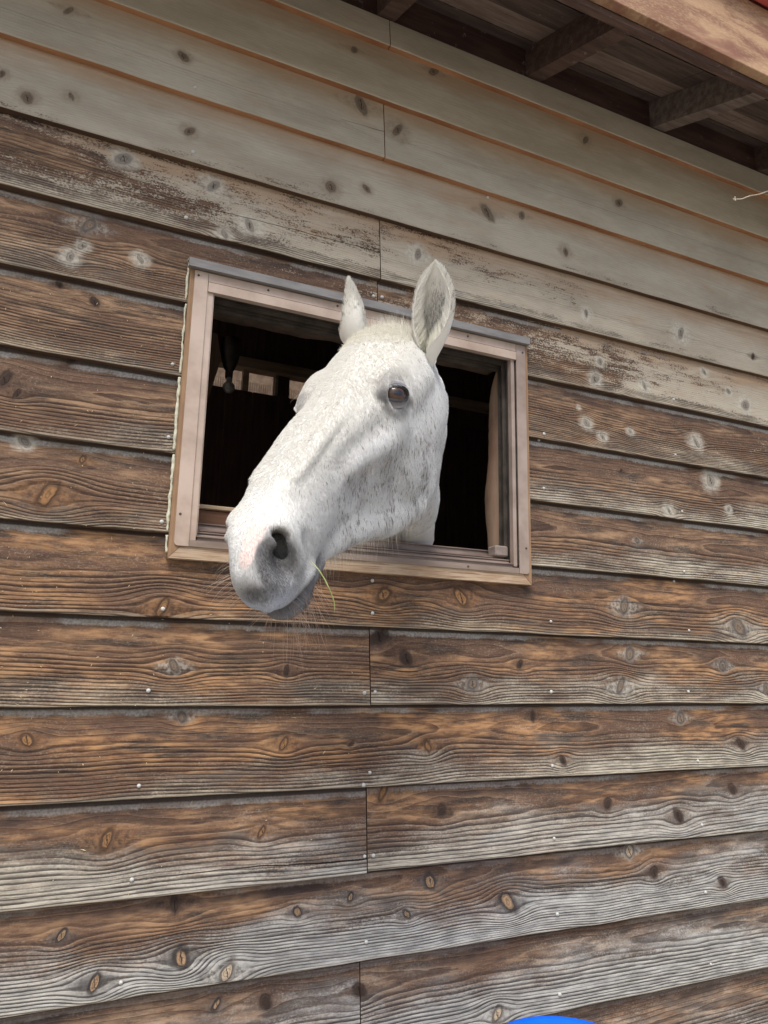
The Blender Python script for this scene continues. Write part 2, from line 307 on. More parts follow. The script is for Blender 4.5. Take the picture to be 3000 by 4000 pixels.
def plank(row, x0, x1, parent, seed, film, silver, band, dz=0., amp=1., orange=False, tilt=0., zp=None, dist=None, sp=None, cut=False, sslope=0., warm=.5):
    zb = Z_A - E_ROW * row + dz; ztop = Z_A - E_ROW * (row - 1) + .014 if row else 3.0985
    r = random.Random(int(seed * 977) + row)
    fine = lambda a, b: a >= -.5 and b <= 2.4
    xs = [x0]
    while xs[-1] < x1 - 1e-6:
        c = xs[-1]; xs.append(min(x1, c + (.0065 if -.45 <= c < 2.25 and row < 16 else .09)))
    zs = list(np.linspace(0, ztop - zb, 43)); zs = [0, .0012, .003] + [z for z in zs if z > .005]
    hx0, hx1, hz0, hz1 = HOLE
    if cut:
        for h in (hx0, hx1):
            if x0 < h < x1: k = int(np.argmin([abs(a - h) for a in xs])); xs[k] = h
        for h in (hz0, hz1):
            if zb < h < ztop: k = int(np.argmin([abs(a - (h - zb)) for a in zs])); zs[k] = h - zb
    xs = np.array(xs); zs = np.array(zs); nx, nz = len(xs), len(zs)
    X, Zl = np.meshgrid(xs, zs)
    edge = (vnoise(np.stack([X * 9, X * 0 + seed * 3.3, X * 0], -1), 4) - .5) * .0034 * np.clip(1 - Zl / .02, 0, 1)
    edge += tilt * (X - x0) * np.clip(1 - Zl / .05, 0, 1)
    Zw = zb + Zl + edge
    T = .0165
    Yf = T * (Zl / E_ROW)
    Yf = Yf + np.where(Zl < .0005, .0022, np.where(Zl < .002, .0006, 0)) + (vnoise(np.stack([X * 2.2, Zl * 9, X * 0 + seed], -1), 2) - .5) * .0016
    V1 = np.stack([X, Yf, Zw], -1).reshape(-1, 3)
    V2 = np.stack([X, Yf + T, Zw], -1).reshape(-1, 3)
    V2[:, 1] = np.where(Zl.ravel() < .0005, T, V2[:, 1])
    idx = np.arange(nx * nz).reshape(nz, nx); N = nx * nz
    q = np.stack([idx[:-1, :-1], idx[:-1, 1:], idx[1:, 1:], idx[1:, :-1]], -1).reshape(-1, 4)
    keep = np.ones(len(q), bool)
    if cut:
        cx = V1[q].mean(1)
        keep = ~((cx[:, 0] > hx0) & (cx[:, 0] < hx1) & (cx[:, 2] > hz0) & (cx[:, 2] < hz1))
    front = q[keep]
    # a coarse back and rims
    bz = [0, nz - 1]; bx = sorted(set([0, nx - 1] + [int(np.argmin(abs(xs - h))) for h in (hx0, hx1) if x0 < h < x1])) if cut else [0, nx - 1]
    rim = [np.stack([idx[0, 1:], idx[0, :-1], idx[0, :-1] + N, idx[0, 1:] + N], -1),
           np.stack([idx[:-1, 0], idx[1:, 0], idx[1:, 0] + N, idx[:-1, 0] + N], -1),
           np.stack([idx[1:, -1], idx[:-1, -1], idx[:-1, -1] + N, idx[1:, -1] + N], -1)]
    rim = np.concatenate(rim)
    if cut: ck = V1[rim[:, :2]].mean(1); rim = rim[~((ck[:, 0] > hx0) & (ck[:, 0] < hx1) & (ck[:, 2] > hz0) & (ck[:, 2] < hz1))]
    faces = np.concatenate([front, rim]); midx = np.r_[np.zeros(len(front)), np.ones(len(rim))]
    if not cut:
        b = idx[[0, 0, -1, -1], [0, -1, -1, 0]] + N; faces = np.concatenate([faces, b[None, ::-1]]); midx = np.r_[midx, 1]
    V = np.concatenate([V1, V2])
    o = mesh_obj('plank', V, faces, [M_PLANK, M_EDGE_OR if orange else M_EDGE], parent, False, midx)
    me = o.data
    # grain: distance from a wandering pith line, pushed aside by the knots
    zp = r.uniform(.085, .15) if zp is None else zp; dist = r.uniform(.012, .03) if dist is None else dist; sp = r.uniform(.0046, .0060) if sp is None else sp
    Xn = X; c = lambda k, s_, o_=3: vnoise(np.stack([Xn * s_, Xn * 0 + seed * 5.1 + k, Xn * 0 + k], -1), o_) - .5
    zk = Zl.copy()
    kn = np.full(X.shape, 9.); kx = np.full(X.shape, 9.); lens = np.full(X.shape, 9.); krn = np.zeros(X.shape)
    kc = np.zeros(X.shape + (3,)) + KC[1][0]; kr = np.zeros(X.shape + (3,)) + KC[1][1]; kh = np.zeros(X.shape + (3,)) + KC[1][2]
    for (kr_, kX, kZ, rad, kt) in KNOTS:
        if kr_ != row or not (x0 - .02 < kX < x1 + .02): continue
        rad = rad * (1.12 if row >= 8 else 1.0) * (.85 + .4 * abs(math.sin(kX * 73)))
        dx = Xn - kX; dz_ = (zb + Zl) - kZ; kz = kZ - zb
        an = .5 * math.sin(kX * 311 + kZ * 57); u_ = dx + an * dz_; rx = rad * (.68 + .22 * math.cos(kX * 200)); d = np.hypot(u_ / rx, dz_ / rad)
        s2 = (np.abs(dx) / (rad * 3.6))**2 + (dz_ / (rad * 2.3))**2
        zk = zk - dz_ * .97 * np.exp(-s2**1.15)
        rk = abs(math.sin(kX * 517 + kZ * 91)); ln_ = np.abs(dx) / (rad * 2.6) + (np.abs(dz_ + .15 * rad * math.sin(kX * 40)) / (rad * 1.05))
        ln_ = np.hypot(dx / (rad * 2.0), dz_ / (rad * 1.9)) * 1.25 if kt == 2 else ln_
        lens = np.minimum(lens, ln_)
        if row <= 3: kt = 6
        near = d < kn; krn = np.where(near, rk, krn)
        kn = np.where(near, d, kn); kx = np.where(near, dx / rx + .25 * dz_ / rad, kx)
        ww = near[..., None] & (d[..., None] < 6)
        for arr, col in ((kc, KC[kt][0]), (kr, KC[kt][1]), (kh, KC[kt][2])): arr[ww[..., 0]] = col
    zq = zk - (zp + c(1, .9) * .06 + c(2, 4.) * .014)
    dd = dist + c(3, .8) * .075 + c(4, 3.4) * .026
    g = np.sqrt(zq**2 + dd**2 + 1e-6)
    ph = g / (sp * 1.75) + 3.6 * (g / .1)**2.1
    v = Zl / E_ROW
    cr = np.full(X.shape, .05)
    for (crow, pts_, wd_) in CRACKS:
        if crow != row: continue
        cx_ = np.array([p[0] for p in pts_]); cz_ = np.array([p[1] for p in pts_])
        zc_ = np.interp(Xn, cx_, cz_) + (vnoise(np.stack([Xn * 26, Xn * 0 + 3.1, Xn * 0], -1), 3) - .5) * .004
        wv_ = wd_ * np.interp(Xn, [cx_[0] - .004, cx_[0], (cx_[0] + cx_[-1]) / 2, cx_[-1], cx_[-1] + .003], [.0, .2, .7, 1., 1. if abs(cx_[-1] - x1) < .01 else 0.])
        sd_ = ((zb + Zl) - zc_) * (.0009 / np.maximum(wv_, .00012)) + np.where((Xn < cx_[0] - .004) | (Xn > cx_[-1] + .004), .08, 0)
        cr = np.where(np.abs(sd_) < np.abs(cr), sd_, cr)
    svx = np.broadcast_to(silver + sslope * np.clip(X - .6, -.9, 1.5), X.shape)
    fm = np.broadcast_to(film(Xn, zb + Zl) if callable(film) else np.full(X.shape, film), X.shape)
    dbl = lambda a: np.concatenate([a.reshape(N, -1)] * 2)
    setattr_(me, 'cr', dbl(cr[..., None]), 'FLOAT')
    setattr_(me, 'wa', dbl(np.stack([ph, kn, v], -1)))
    setattr_(me, 'wb', dbl(np.stack([fm, svx, np.full(X.shape, seed)], -1)))
    setattr_(me, 'wd', dbl(np.stack([lens, krn, np.full(X.shape, warm)], -1)))
    setattr_(me, 'wc', dbl(np.stack([kx, np.full(X.shape, band), np.full(X.shape, amp)], -1)))
    one = np.ones((2 * N, 1))
    for nm, a in (('kc', kc), ('kr', kr), ('kh', kh)): setattr_(me, nm, np.concatenate([dbl(a), one], 1), 'FLOAT_COLOR')
    return o

stable_wall = tag(empty('plank_wall'), 'weathered brown and grey lapped cedar plank wall of the stable', 'wall', None, 'thing')
PLANKS = []
def flm(a, b=None, slope=0.):
    return lambda X, Z: a + slope * np.clip(X - .6, -.8, 1.5)
ROWS = {  # film, silver, band, line strength, orange underside, pith height, ring spacing
 0: (flm(1.25), .0, 0., .15, True, .12, .0080), 1: (flm(1.25), .0, 0., .15, True, .12, .0080), 2: (flm(1.2), .0, 0., .18, True, .12, .0075),
 3: (flm(.98), .1, 0., .30, False, .13, .0070), 4: (flm(.66, slope=.30), .12, .2, .85, False, .12, .0052), 5: (flm(.26, slope=.40), -.06, .8, .9, False, .13, .0050),
 6: (flm(-.05, slope=.20), -.12, .95, 1., False, .135, .0048), 7: (flm(-.2, slope=.2), -.02, 1., 1., False, .11, .0056), 8: (flm(-.25), -.06, 1., 1., False, .105, .0050),
 9: (flm(-.3), -.20, .9, 1., False, .11, .0070), 10: (flm(-.3), -.04, .9, 1., False, .115, .0060), 11: (flm(-.3), .02, .8, 1., False, .105, .0060),
 12: (flm(-.3), .26, .7, 1., False, .12, .0085), 13: (flm(-.3), .44, .4, 1., False, .12, .0050), 14: (flm(-.3), .50, .3, 1., False, .10, .0058),
 15: (flm(-.3), .30, .3, 1., False, .10, .0055), 16: (flm(-.3), .3, .3, 1., False, .1, .006), 17: (flm(-.3), .3, .3, 1., False, .1, .006), 18: (flm(-.3), .3, .3, 1., False, .1, .006)}
JX = {0: .6480, 2: .6405, 4: .6365, 5: .6345, 6: .6365, 8: .6365, 10: .6355, 12: .6370, 14: .6320, 16: .636, 18: .636}
rs = random.Random(21)
for row, (fl_, sv, bd, am, org_, zp_, sp_) in ROWS.items():
    sd = row * 1.37 + .6
    cuts = [-3.0, JX[row], 4.28] if row in JX else [-3.0, -1.184, 2.456, 4.28]
    segs = list(zip(cuts[:-1], cuts[1:]))
    if row in (6, 7, 8):
        new = []
        for a, b in segs:
            if b <= HOLE[0] or a >= HOLE[1]: new.append((a, b)); continue
            if a < HOLE[0]: new.append((a, HOLE[0]))
            if b > HOLE[1]: new.append((HOLE[1], b))
        segs = new
    for j, (a, b) in enumerate(segs):
        sj = sd + (j * .43 if row in JX or row in (6, 7, 8) else 0)
        dz = {(12, 0): -.0042, (10, 0): -.0012, (14, 1): .001}.get((row, j), rs.uniform(-.0006, .0006))
        sv2 = sv + {(4, 1): .05, (12, 0): .10, (14, 0): .05}.get((row, j), 0)
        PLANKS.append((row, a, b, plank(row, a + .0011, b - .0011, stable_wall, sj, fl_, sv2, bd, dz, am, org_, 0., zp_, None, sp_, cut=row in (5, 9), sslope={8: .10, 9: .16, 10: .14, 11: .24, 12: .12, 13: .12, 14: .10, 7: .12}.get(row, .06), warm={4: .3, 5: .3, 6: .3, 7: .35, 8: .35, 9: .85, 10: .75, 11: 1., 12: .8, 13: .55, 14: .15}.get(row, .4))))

# nails: domed galvanised heads near the lower edge of each plank
M_NAIL = simple('galvanised_nail', (.40, .41, .40), (.62, .62, .60), 300, rough=.45, spec=.5, bump=0)
M_NAIL_OLD = simple('dulled_nail', (.10, .085, .07), (.2, .18, .15), 60, rough=.6, bump=0)
NAILS = [(0.187, 2.718), (0.193, 2.561), (0.941, 2.691), (0.19, 2.405), (0.187, 2.078), (0.191, 1.927), (0.191, 1.758), (0.192, 1.444), (0.189, 1.279), (0.19, 1.124), (0.186, 0.963), (0.206, 1.593), (0.637, 1.675), (0.636, 1.605), (0.622, 1.441), (0.646, 1.443), (0.638, 1.284), (0.624, 1.261), (0.631, 1.126), (0.65, 1.126), (0.639, 0.97), (0.624, 2.335), (0.646, 2.338), (1.098, 1.607), (1.094, 1.445), (1.092, 1.281), (1.092, 1.126), (1.096, 0.97), (1.097, 0.811), (1.085, 2.057), (1.087, 1.93), (1.09, 2.069), (1.51, 1.73), (1.534, 1.756), (1.539, 1.602), (1.524, 1.447), (1.541, 1.277), (1.542, 1.125), (1.541, 0.971), (1.543, 0.811), (1.534, 2.236), (1.528, 2.076), (1.54, 1.919)]
g = Geo(); R_ = .0042
g.lathe([(R_, 0), (R_ * .98, .0008), (R_ * .8, .0022), (R_ * .45, .0031), (.0003, .0034)], (0, 0, 0), 12, (0, -1, 0))
nail_me = None
for (nx_, nz_) in NAILS:
    row = int(math.ceil((Z_A - nz_) / E_ROW - 1e-6))
    own = [o for (rw, a, b, o) in PLANKS if rw == row and a <= nx_ <= b]
    if not own: continue
    if nail_me is None:
        o = g.build('nail', M_NAIL, own[0], True); nail_me = o.data
    else:
        o = bpy.data.objects.new('nail', nail_me); o.parent = own[0]; COL.objects.link(o)
    zb = Z_A - E_ROW * row
    o.location = (nx_, .0165 * (nz_ - zb) / E_ROW - .0004, nz_)
    o.rotation_euler = (rs.uniform(-.12, .05), 0, rs.uniform(-.1, .1)); s_ = rs.uniform(.85, 1.1); o.scale = (s_, 1, s_)
# ---------------------------------------------------------------- window: bronze aluminium frame in a wooden casing, sashes gone
M_ALU = simple('faded_bronze_aluminium', (.36, .275, .220), (.52, .420, .355), 10, rough=.48, spec=.4, stretch=(1, 1, 1), bump=.0002)
M_ALU_D = simple('dusty_dark_aluminium', (.040, .034, .030), (.085, .072, .060), 25, rough=.55, spec=.4, bump=.0003)
M_ALU_S = simple('dusty_shaded_sill_aluminium', (.150, .112, .096), (.265, .205, .175), 18, rough=.5, spec=.4, stretch=(.5, 1, 3), bump=.0003)  # frame coating under dust, also darkened in colour to hold back sky light
M_ALU_R = simple('shaded_bronze_aluminium', (.235, .180, .150), (.37, .30, .262), 9, rough=.5, spec=.4, bump=.0002)  # same coating as the left stile, duller light of this side painted in
M_ALU_B = simple('shaded_bronze_lower', (.19, .145, .118), (.30, .238, .200), 12, rough=.5, spec=.4, stretch=(.5, 1, 3), bump=.0002)  # same coating again, weaker light on the lower bar put into the colour
M_FLASH = simple('grey_flashing', (.17, .165, .165), (.24, .235, .235), 30, rough=.5, spec=.4, stretch=(.4, 1, 2), bump=.0002)
M_CASE = None
def make_case():
    n = NT('casing_wood', .8, .25)
    P = n.obj(); a = n.noise(n.vec('MULTIPLY', P, (2.5, 1, 120)), 3, 3, .6); b = n.noise(n.vec('MULTIPLY', P, (2, 1, 6)), 5, 4, .6)
    c = n.mix(n.step(b, .35, .65), (.36, .255, .165), (.46, .36, .26)); c = n.mix(n.step(a, .50, .64), c, (.22, .13, .085)); c = n.mix(n.step(b, .60, .75), c, (.20, .11, .07))
    n.color(c); n.bump(a, .0006, .7); return n.m
M_CASE = make_case()
def make_case_v():
    n = NT('casing_wood_upright', .8, .25)
    P = n.obj(); a = n.noise(n.vec('MULTIPLY', P, (120, 1, 2.5)), 3, 3, .6); b = n.noise(n.vec('MULTIPLY', P, (6, 1, 3)), 4, 4, .6)
    c = n.mix(n.step(b, .3, .6), (.33, .215, .125), (.26, .165, .10)); c = n.mix(n.mul(n.step(a, .50, .64), .6), c, (.22, .12, .07))
    n.color(c); n.bump(a, .0005, .6); return n.m
M_CASEV = make_case_v()
M_JAMB = simple('gnawed_jamb_wood', (.17, .095, .060), (.36, .255, .180), 9, stretch=(1, 1, .35), bump=.0012, detail=6)
M_CAULK = simple('old_cream_caulk', (.42, .42, .33), (.62, .62, .50), 120, rough=.8, bump=.0008)
M_SCREW = simple('rusty_screw', (.045, .035, .032), (.10, .08, .07), 100, rough=.6, bump=0)
M_BLOCK = simple('grey_sash_stop', (.20, .165, .15), (.27, .23, .21), 60, rough=.6, bump=.0002)

win = tag(empty('window', (.6255, 0, 1.69)), 'open sliding window frame of faded bronze aluminium, sashes removed, the horse leaning out', 'window', None, 'thing')
FY = -.0105
# wooden casing, mitred at the lower corners
CX0, CX1, CZ0, CZ1 = .2058, 1.0388, 1.6893, 2.2935
g = Geo(); g.add([(CX0, -.0068, CZ0), (CX1, -.0068, CZ0), (CX1 - .026, -.0068, CZ0 + .026), (CX0 + .026, -.0068, CZ0 + .026),
       (CX0, .095, CZ0), (CX1, .095, CZ0), (CX1 - .026, .095, CZ0 + .026), (CX0 + .026, .095, CZ0 + .026)],
      [(0, 1, 2, 3), (4, 7, 6, 5), (0, 4, 5, 1), (3, 2, 6, 7), (0, 3, 7, 4), (1, 5, 6, 2)])
g.build('casing', M_CASE, win)
for sx, X0, X1 in ((-1, CX0, CX0 + .026), (1, CX1 - .026, CX1)):
    xo, xi = (X0, X1) if sx < 0 else (X1, X0); e = .0009 * sx * -1
    g = Geo(); v = [(xo, -.0072, CZ0 + .0008), (xi, -.0072, CZ0 + .0268), (xi, -.0072, CZ1), (xo, -.0072, CZ1)]
    v += [(a, .094, c) for a, b, c in v]
    f = [(0, 1, 2, 3), (4, 7, 6, 5), (0, 4, 5, 1), (3, 2, 6, 7), (0, 3, 7, 4), (1, 5, 6, 2)]
    g.add(v, f if sx < 0 else [q[::-1] for q in f]); g.build('casing', M_CASEV, win)
g = Geo(); g.box(CX0 + .026, CX1 - .026, -.006, .094, 2.262, CZ1); g.build('casing', M_CASEV, win)
# aluminium outer frame
FX0, FX1, FZ0, FZ1 = .2150, 1.0302, 1.7137, 2.2856
def stile(x0, x1, y0, y1, z0, z1, rc, side):
    """flat bar with one rounded lower corner, extruded from y0 to y1"""
    pr = [(x0, z1), (x0, z0 + (rc if side < 0 else 0))]
    if side < 0: pr += [(x0 + rc * (1 - math.cos(a)), z0 + rc * (1 - math.sin(a))) for a in np.linspace(.15, 1.5, 5)] + [(x0 + rc, z0)]
    pr += [(x1 - (rc if side > 0 else 0), z0)]
    if side > 0: pr += [(x1 - rc * (1 - math.sin(a)), z0 + rc * (1 - math.cos(a))) for a in np.linspace(.15, 1.5, 5)] + [(x1, z0 + rc)]
    pr += [(x1, z1)]
    g = Geo(); g.prism(pr[::-1], y0, y1, 'y'); return g
fl = stile(FX0, FX0 + .0275, FY, -.0075, FZ0, FZ1, .007, -1); fl.box(FX0 + .0282, FX0 + .0405, -.0070, .060, FZ0 + .011, 2.262); fl.box(FX0 + .0405, FX0 + .0435, -.003, .001, FZ0 + .013, 2.245)
fl.build('frame', M_ALU, win)
fr = stile(FX1 - .0270, FX1, FY, -.0075, FZ0, FZ1, .007, 1); fr.box(.9895, .9990, -.0065, -.002, FZ0 + .016, 2.2445); fr.box(.9895, .9915, -.002, .008, FZ0 + .016, 2.2445)
fr.build('frame', M_ALU_R, win)
g = Geo(); g.box(FX0 + .0283, FX1 - .0278, FY + .0004, -.0072, 2.2668, FZ1); g.box(FX0 + .0288, FX1 - .0283, FY - .0012, -.004, 2.2442, 2.2648); g.box(FX0 + .0283, FX1 - .0278, -.006, .004, 2.2450, 2.2850)
g.build('frame', M_ALU, win)
g = Geo(); g.box(FX0 + .0283, FX1 - .0278, FY + .0006, -.0074, FZ0, 1.7262)
g.build('frame', M_ALU_B, win)
# sill steps with slots, rising inwards
sill = Geo()
def riser(y, z): return [(y, z - .0024), (y - .0034, z - .0024), (y - .0034, z), (y + .001, z)]
pr_ = [(.060, 1.7150), (-.0030, 1.7150), (-.0030, 1.7300)] + riser(-.0030, 1.7362)[0:] + [(.0100, 1.7366)] + riser(.0140, 1.7470) + [(.0300, 1.7474)] + riser(.0340, 1.7546) + [(.0540, 1.7550)] + riser(.0560, 1.7725) + [(.060, 1.7725)]
sill.prism(pr_, FX0 + .041, .9890, 'x')
sill.build('sill', M_ALU_S, win)
# dark tracks on the head and the right jamb
tr = Geo()
for y0, y1, z in ((.004, .060, 2.2560), (.010, .013, 2.2475), (.026, .029, 2.2478), (.030, .033, 2.2420), (.046, .049, 2.2420), (.055, .060, 2.2360)):
    tr.box(FX0 + .041, .9995, y0 + .0001, y1, z, 2.2615 if y1 - y0 > .01 else 2.2559)
tr.build('track', M_ALU_D, win)
tr = Geo(); tr.box(.9985, 1.0110, -.0019, .060, FZ0 + .020, 2.2555)
for y, d in ((.014, .0065), (.030, .0105), (.034, .0065), (.052, .0080)): tr.box(.9984 - d, .9984, y, y + .0026, FZ0 + .035, 2.2418)
tr.build('track', M_ALU_D, win)
g = Geo(); g.box(.9545, .9905, .0160, .0500, 1.7546, 1.7800, .003); g.build('sash_stop', M_BLOCK, win)
# head flashing
g = Geo(); g.prism([(-.0225, 2.2870), (-.0075, 2.2880), (-.0075, 2.2895), (-.0205, 2.2890), (-.0205, 2.3035), (.012, 2.3060), (.012, 2.3075), (-.0225, 2.3050)], .2000, 1.0375, 'x'); g.build('flashing', M_FLASH, win)
# caulk: wavy beads along the left casing, a dab at the right end of the flashing
for (cx, z0, z1, r0) in ((.2030, 1.700, 1.733, .0028), (.2028, 1.741, 1.893, .0030), (.2028, 1.902, 2.053, .0031), (.2030, 2.062, 2.212, .0024), (.2026, 2.222, 2.312, .0024)):
    k = int((z1 - z0) / .004) + 2; zz = np.linspace(z0, z1, k); g = Geo()
    g.tube([(cx + (vnoise(np.array([z * 70, 1.3, cx]), 3) - .5) * .0045, .0010 + (vnoise(np.array([z * 40, 7.3, 2.]), 2) - .5) * .004, z) for z in zz],
           [r0 * (.45 + 1.1 * float(vnoise(np.array([z * 110, 4.1, 2.2]), 2))) for z in zz], 7)
    g.build('caulk', M_CAULK, win, True)
g = Geo(); g.tube([(1.006 + .005 * i, -.0015 - .001 * (i % 2), 2.3105 - .0004 * i) for i in range(8)], [.001, .0018, .0026, .002, .003, .0036, .003, .001], 6); g.build('caulk', M_CAULK, win, True)
# screws
for (sx, sz) in [(.2225, 2.2752), (.3699, 2.2775), (.2225, 1.7748), (.8644, 2.2775), (1.0225, 2.2672), (1.0225, 1.7744), (.8639, 1.7200), (.5282, 2.2780)]:
    g = Geo(); g.lathe([(.0026, -.0002), (.0025, .0006), (.0016, .0012), (.0005, .0009)], (sx, FY - .0001, sz), 10, (0, -1, 0)); g.build('screw', M_SCREW, win)
# inner wooden jambs and head, their inner edges gnawed by horses
def gnawed(pts_fn, n, name, mat):
    """a thick board whose inner edge follows a wavy line"""
    g = Geo(); rows = [pts_fn(i / (n - 1)) for i in range(n)]
    v = [p for r in rows for p in r]; m = len(rows[0])
    f = [(i*m + k, i*m + (k+1) % m, (i+1)*m + (k+1) % m, (i+1)*m + k) for i in range(n-1) for k in range(m)]
    f += [tuple(range(m))[::-1], tuple(range((n-1)*m, n*m))]
    g.add(v, f); return g.build(name, mat, win, True)
def jr(t):
    z = 1.765 + t * .49; w = (float(vnoise(np.array([z * 16, .4, .2]), 4)) - .5)
    yi = .125 + w * .030 - .045 * max(0, (t - .80) / .2)**2 + .010 * math.sin(t * 6); xe = 1.0 - .004
    return [(1.0005, .0605, z), (1.0005, yi - .006, z), (1.004 + .004 * w, yi, z), (1.012, yi + .012, z), (1.04, yi + .014, z), (1.04, .0605, z)]
gnawed(jr, 90, 'wooden_jamb', M_JAMB)
def jt(t):
    x = .262 + t * .735; w = (float(vnoise(np.array([x * 14, 3.4, 1.2]), 4)) - .5); zi = 2.246
    yi = .118 + w * .03
    return [(x, .0605, 2.290), (x, yi + .01, 2.290), (x, yi + .006, zi + .012), (x, yi, zi + .003), (x, yi - .008, zi), (x, .0605, zi)]
gnawed(jt, 90, 'wooden_head', simple('dark_head_wood', (.045, .032, .025), (.10, .07, .05), 12, bump=.001))
g = Geo(); g.box(.2000, .2565, .0605, .120, 1.70, 2.29); g.build('wooden_jamb', M_JAMB, win)
g = Geo(); g.box(.2000, .62, .112, .138, 1.715, 1.8125, .002); g.build('wooden_sill', simple('inner_sill_brown', (.13, .065, .038), (.20, .105, .062), 8, stretch=(.5, 1, 8)), win)
g = Geo(); g.box(.2000, .62, .106, .150, 1.8128, 1.8225, .002); g.build('wooden_sill', simple('inner_sill_tan', (.40, .30, .20), (.52, .41, .29), 10, stretch=(.5, 1, 8)), win)
g = Geo(); g.box(.62, 1.040, .0605, .120, 1.700, 1.7450, .002); g.build('wooden_sill', M_JAMB, win)
# ---------------------------------------------------------------- roof overhang
def make_soffit(name, c1, c2, c3, sc=5):
    n = NT(name, .82, .25); P = n.obj()
    a = n.noise(n.vec('MULTIPLY', P, (1, 8, 8)), sc, 5, .62); b = n.noise(n.vec('MULTIPLY', P, (2, 40, 40)), sc, 4, .7); c = n.noise(P, 38, 4, .7)
    col = n.mix(n.step(a, .35, .65), c1, c2); col = n.mix(n.mul(n.step(b, .52, .68), .6), col, c3); col = n.mix(n.mul(n.step(c, .63, .72), .5), col, (.30, .27, .26))
    n.color(col); n.bump(b, .0012, .8); return n.m
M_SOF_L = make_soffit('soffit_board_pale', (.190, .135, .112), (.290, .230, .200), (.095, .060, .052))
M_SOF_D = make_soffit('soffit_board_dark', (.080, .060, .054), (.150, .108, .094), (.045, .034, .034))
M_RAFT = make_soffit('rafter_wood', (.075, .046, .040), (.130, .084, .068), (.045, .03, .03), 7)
M_RAFT2 = make_soffit('rafter_grey', (.125, .095, .085), (.215, .175, .155), (.07, .05, .05), 7)
def make_fascia():
    n = NT('fascia_wood', .75, .3); P = n.obj()
    a = n.noise(n.vec('MULTIPLY', P, (1.6, 1, 6)), 3, 4, .6, 1.2); b = n.noise(n.vec('MULTIPLY', P, (1, 1, 3)), 90, 3, .65); c = n.noise(n.vec('MULTIPLY', P, (1, 1, 3.5)), 4, 4, .6, .8)
    col = n.mix(n.step(a, .38, .62), (.245, .135, .085), (.40, .255, .155)); col = n.mix(n.mul(n.step(b, .45, .65), .35), col, (.52, .39, .25))
    col = n.mix(n.mul(n.step(c, .50, .62), .7), col, (.20, .085, .062)); col = n.mix(n.mul(n.step(c, .66, .70), .8), col, (.12, .115, .12))
    n.color(col); n.bump(b, .0006, .6); return n.m
M_FASC = make_fascia()
roof = tag(empty('eave'), 'wooden roof overhang with rafters, dark boards and a sunlit orange-brown fascia', 'roof', None, 'thing')
SL = .43
zr = lambda y: 3.100 + SL * y
for k, rx in enumerate([-2.565 + .4545 * i for i in range(-1, 16)]):
    g = Geo(); x0, x1 = rx, rx + .047
    prof = [(.30, zr(.30)), (-.3555, zr(-.3555)), (-.3555, zr(-.3555) + .088), (.30, zr(.30) + .088)]
    g.prism(prof[::-1], x0, x1, 'x'); g.build('rafter', M_RAFT2 if abs(rx - 1.525) < .01 else M_RAFT, roof)
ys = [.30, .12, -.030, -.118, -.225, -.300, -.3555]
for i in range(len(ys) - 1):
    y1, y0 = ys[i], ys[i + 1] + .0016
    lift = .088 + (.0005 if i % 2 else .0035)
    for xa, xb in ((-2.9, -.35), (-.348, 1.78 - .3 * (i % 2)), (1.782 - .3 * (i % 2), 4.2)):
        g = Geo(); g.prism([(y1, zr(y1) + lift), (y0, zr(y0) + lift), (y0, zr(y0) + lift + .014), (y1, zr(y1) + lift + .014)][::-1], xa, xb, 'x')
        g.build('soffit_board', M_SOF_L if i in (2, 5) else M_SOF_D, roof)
g = Geo(); g.box(-2.9, 4.2, -.3800, -.3560, 2.9640, 3.170, .0015); g.build('fascia', M_FASC, roof)
g = Geo(); g.box(-2.9, 4.2, -.3556, -.3380, 2.9475, 2.9630); g.build('fascia_batten', M_RAFT, roof)
g = Geo(); g.box(-2.9, 4.2, .0180, .0380, 3.085, 3.35); g.build('blocking', make_soffit('blocking_wood', (.050, .028, .024), (.085, .048, .040), (.035, .02, .02)), roof)
g = Geo(); g.prism([(-.4150, 3.165), (-.4150, 3.198), (-.3700, 3.232), (2.3, 4.32), (2.3, 4.305), (-.360, 3.2005), (-.3850, 3.1925), (-.3850, 3.1715), (-.4100, 3.165)][::-1], -3.0, 4.3, 'x')
g.build('roof_sheet', simple('red_painted_metal', (.42, .070, .060), (.52, .11, .09), 8, rough=.45, spec=.5, bump=0), roof)

# ---------------------------------------------------------------- ground in front of the stable
n = NT('pale_packed_gravel', .95, .15); a = n.noise(n.obj(), 1.1, 5, .6); b = n.noise(n.obj(), 55, 4, .7)
n.color(n.mix(n.step(b, .4, .65), n.mix(n.step(a, .4, .6), (.30, .26, .20), (.36, .33, .27)), (.44, .41, .35))); n.bump(b, .006, 1)
g = Geo(); v = []; N_ = 40; L_ = 160.
for j in range(N_ + 1):
    for i in range(N_ + 1):
        a_ = (i / N_ * 2 - 1); b_ = (j / N_ * 2 - 1)
        v.append((L_ * a_ * abs(a_)**1.5, L_ * b_ * abs(b_)**1.5, 0))
g.add(v, [(j*(N_+1)+i, j*(N_+1)+i+1, (j+1)*(N_+1)+i+1, (j+1)*(N_+1)+i) for j in range(N_) for i in range(N_)])
tag(g.build('ground', n.m), 'pale packed gravel yard in front of the stable', None, None, 'structure')
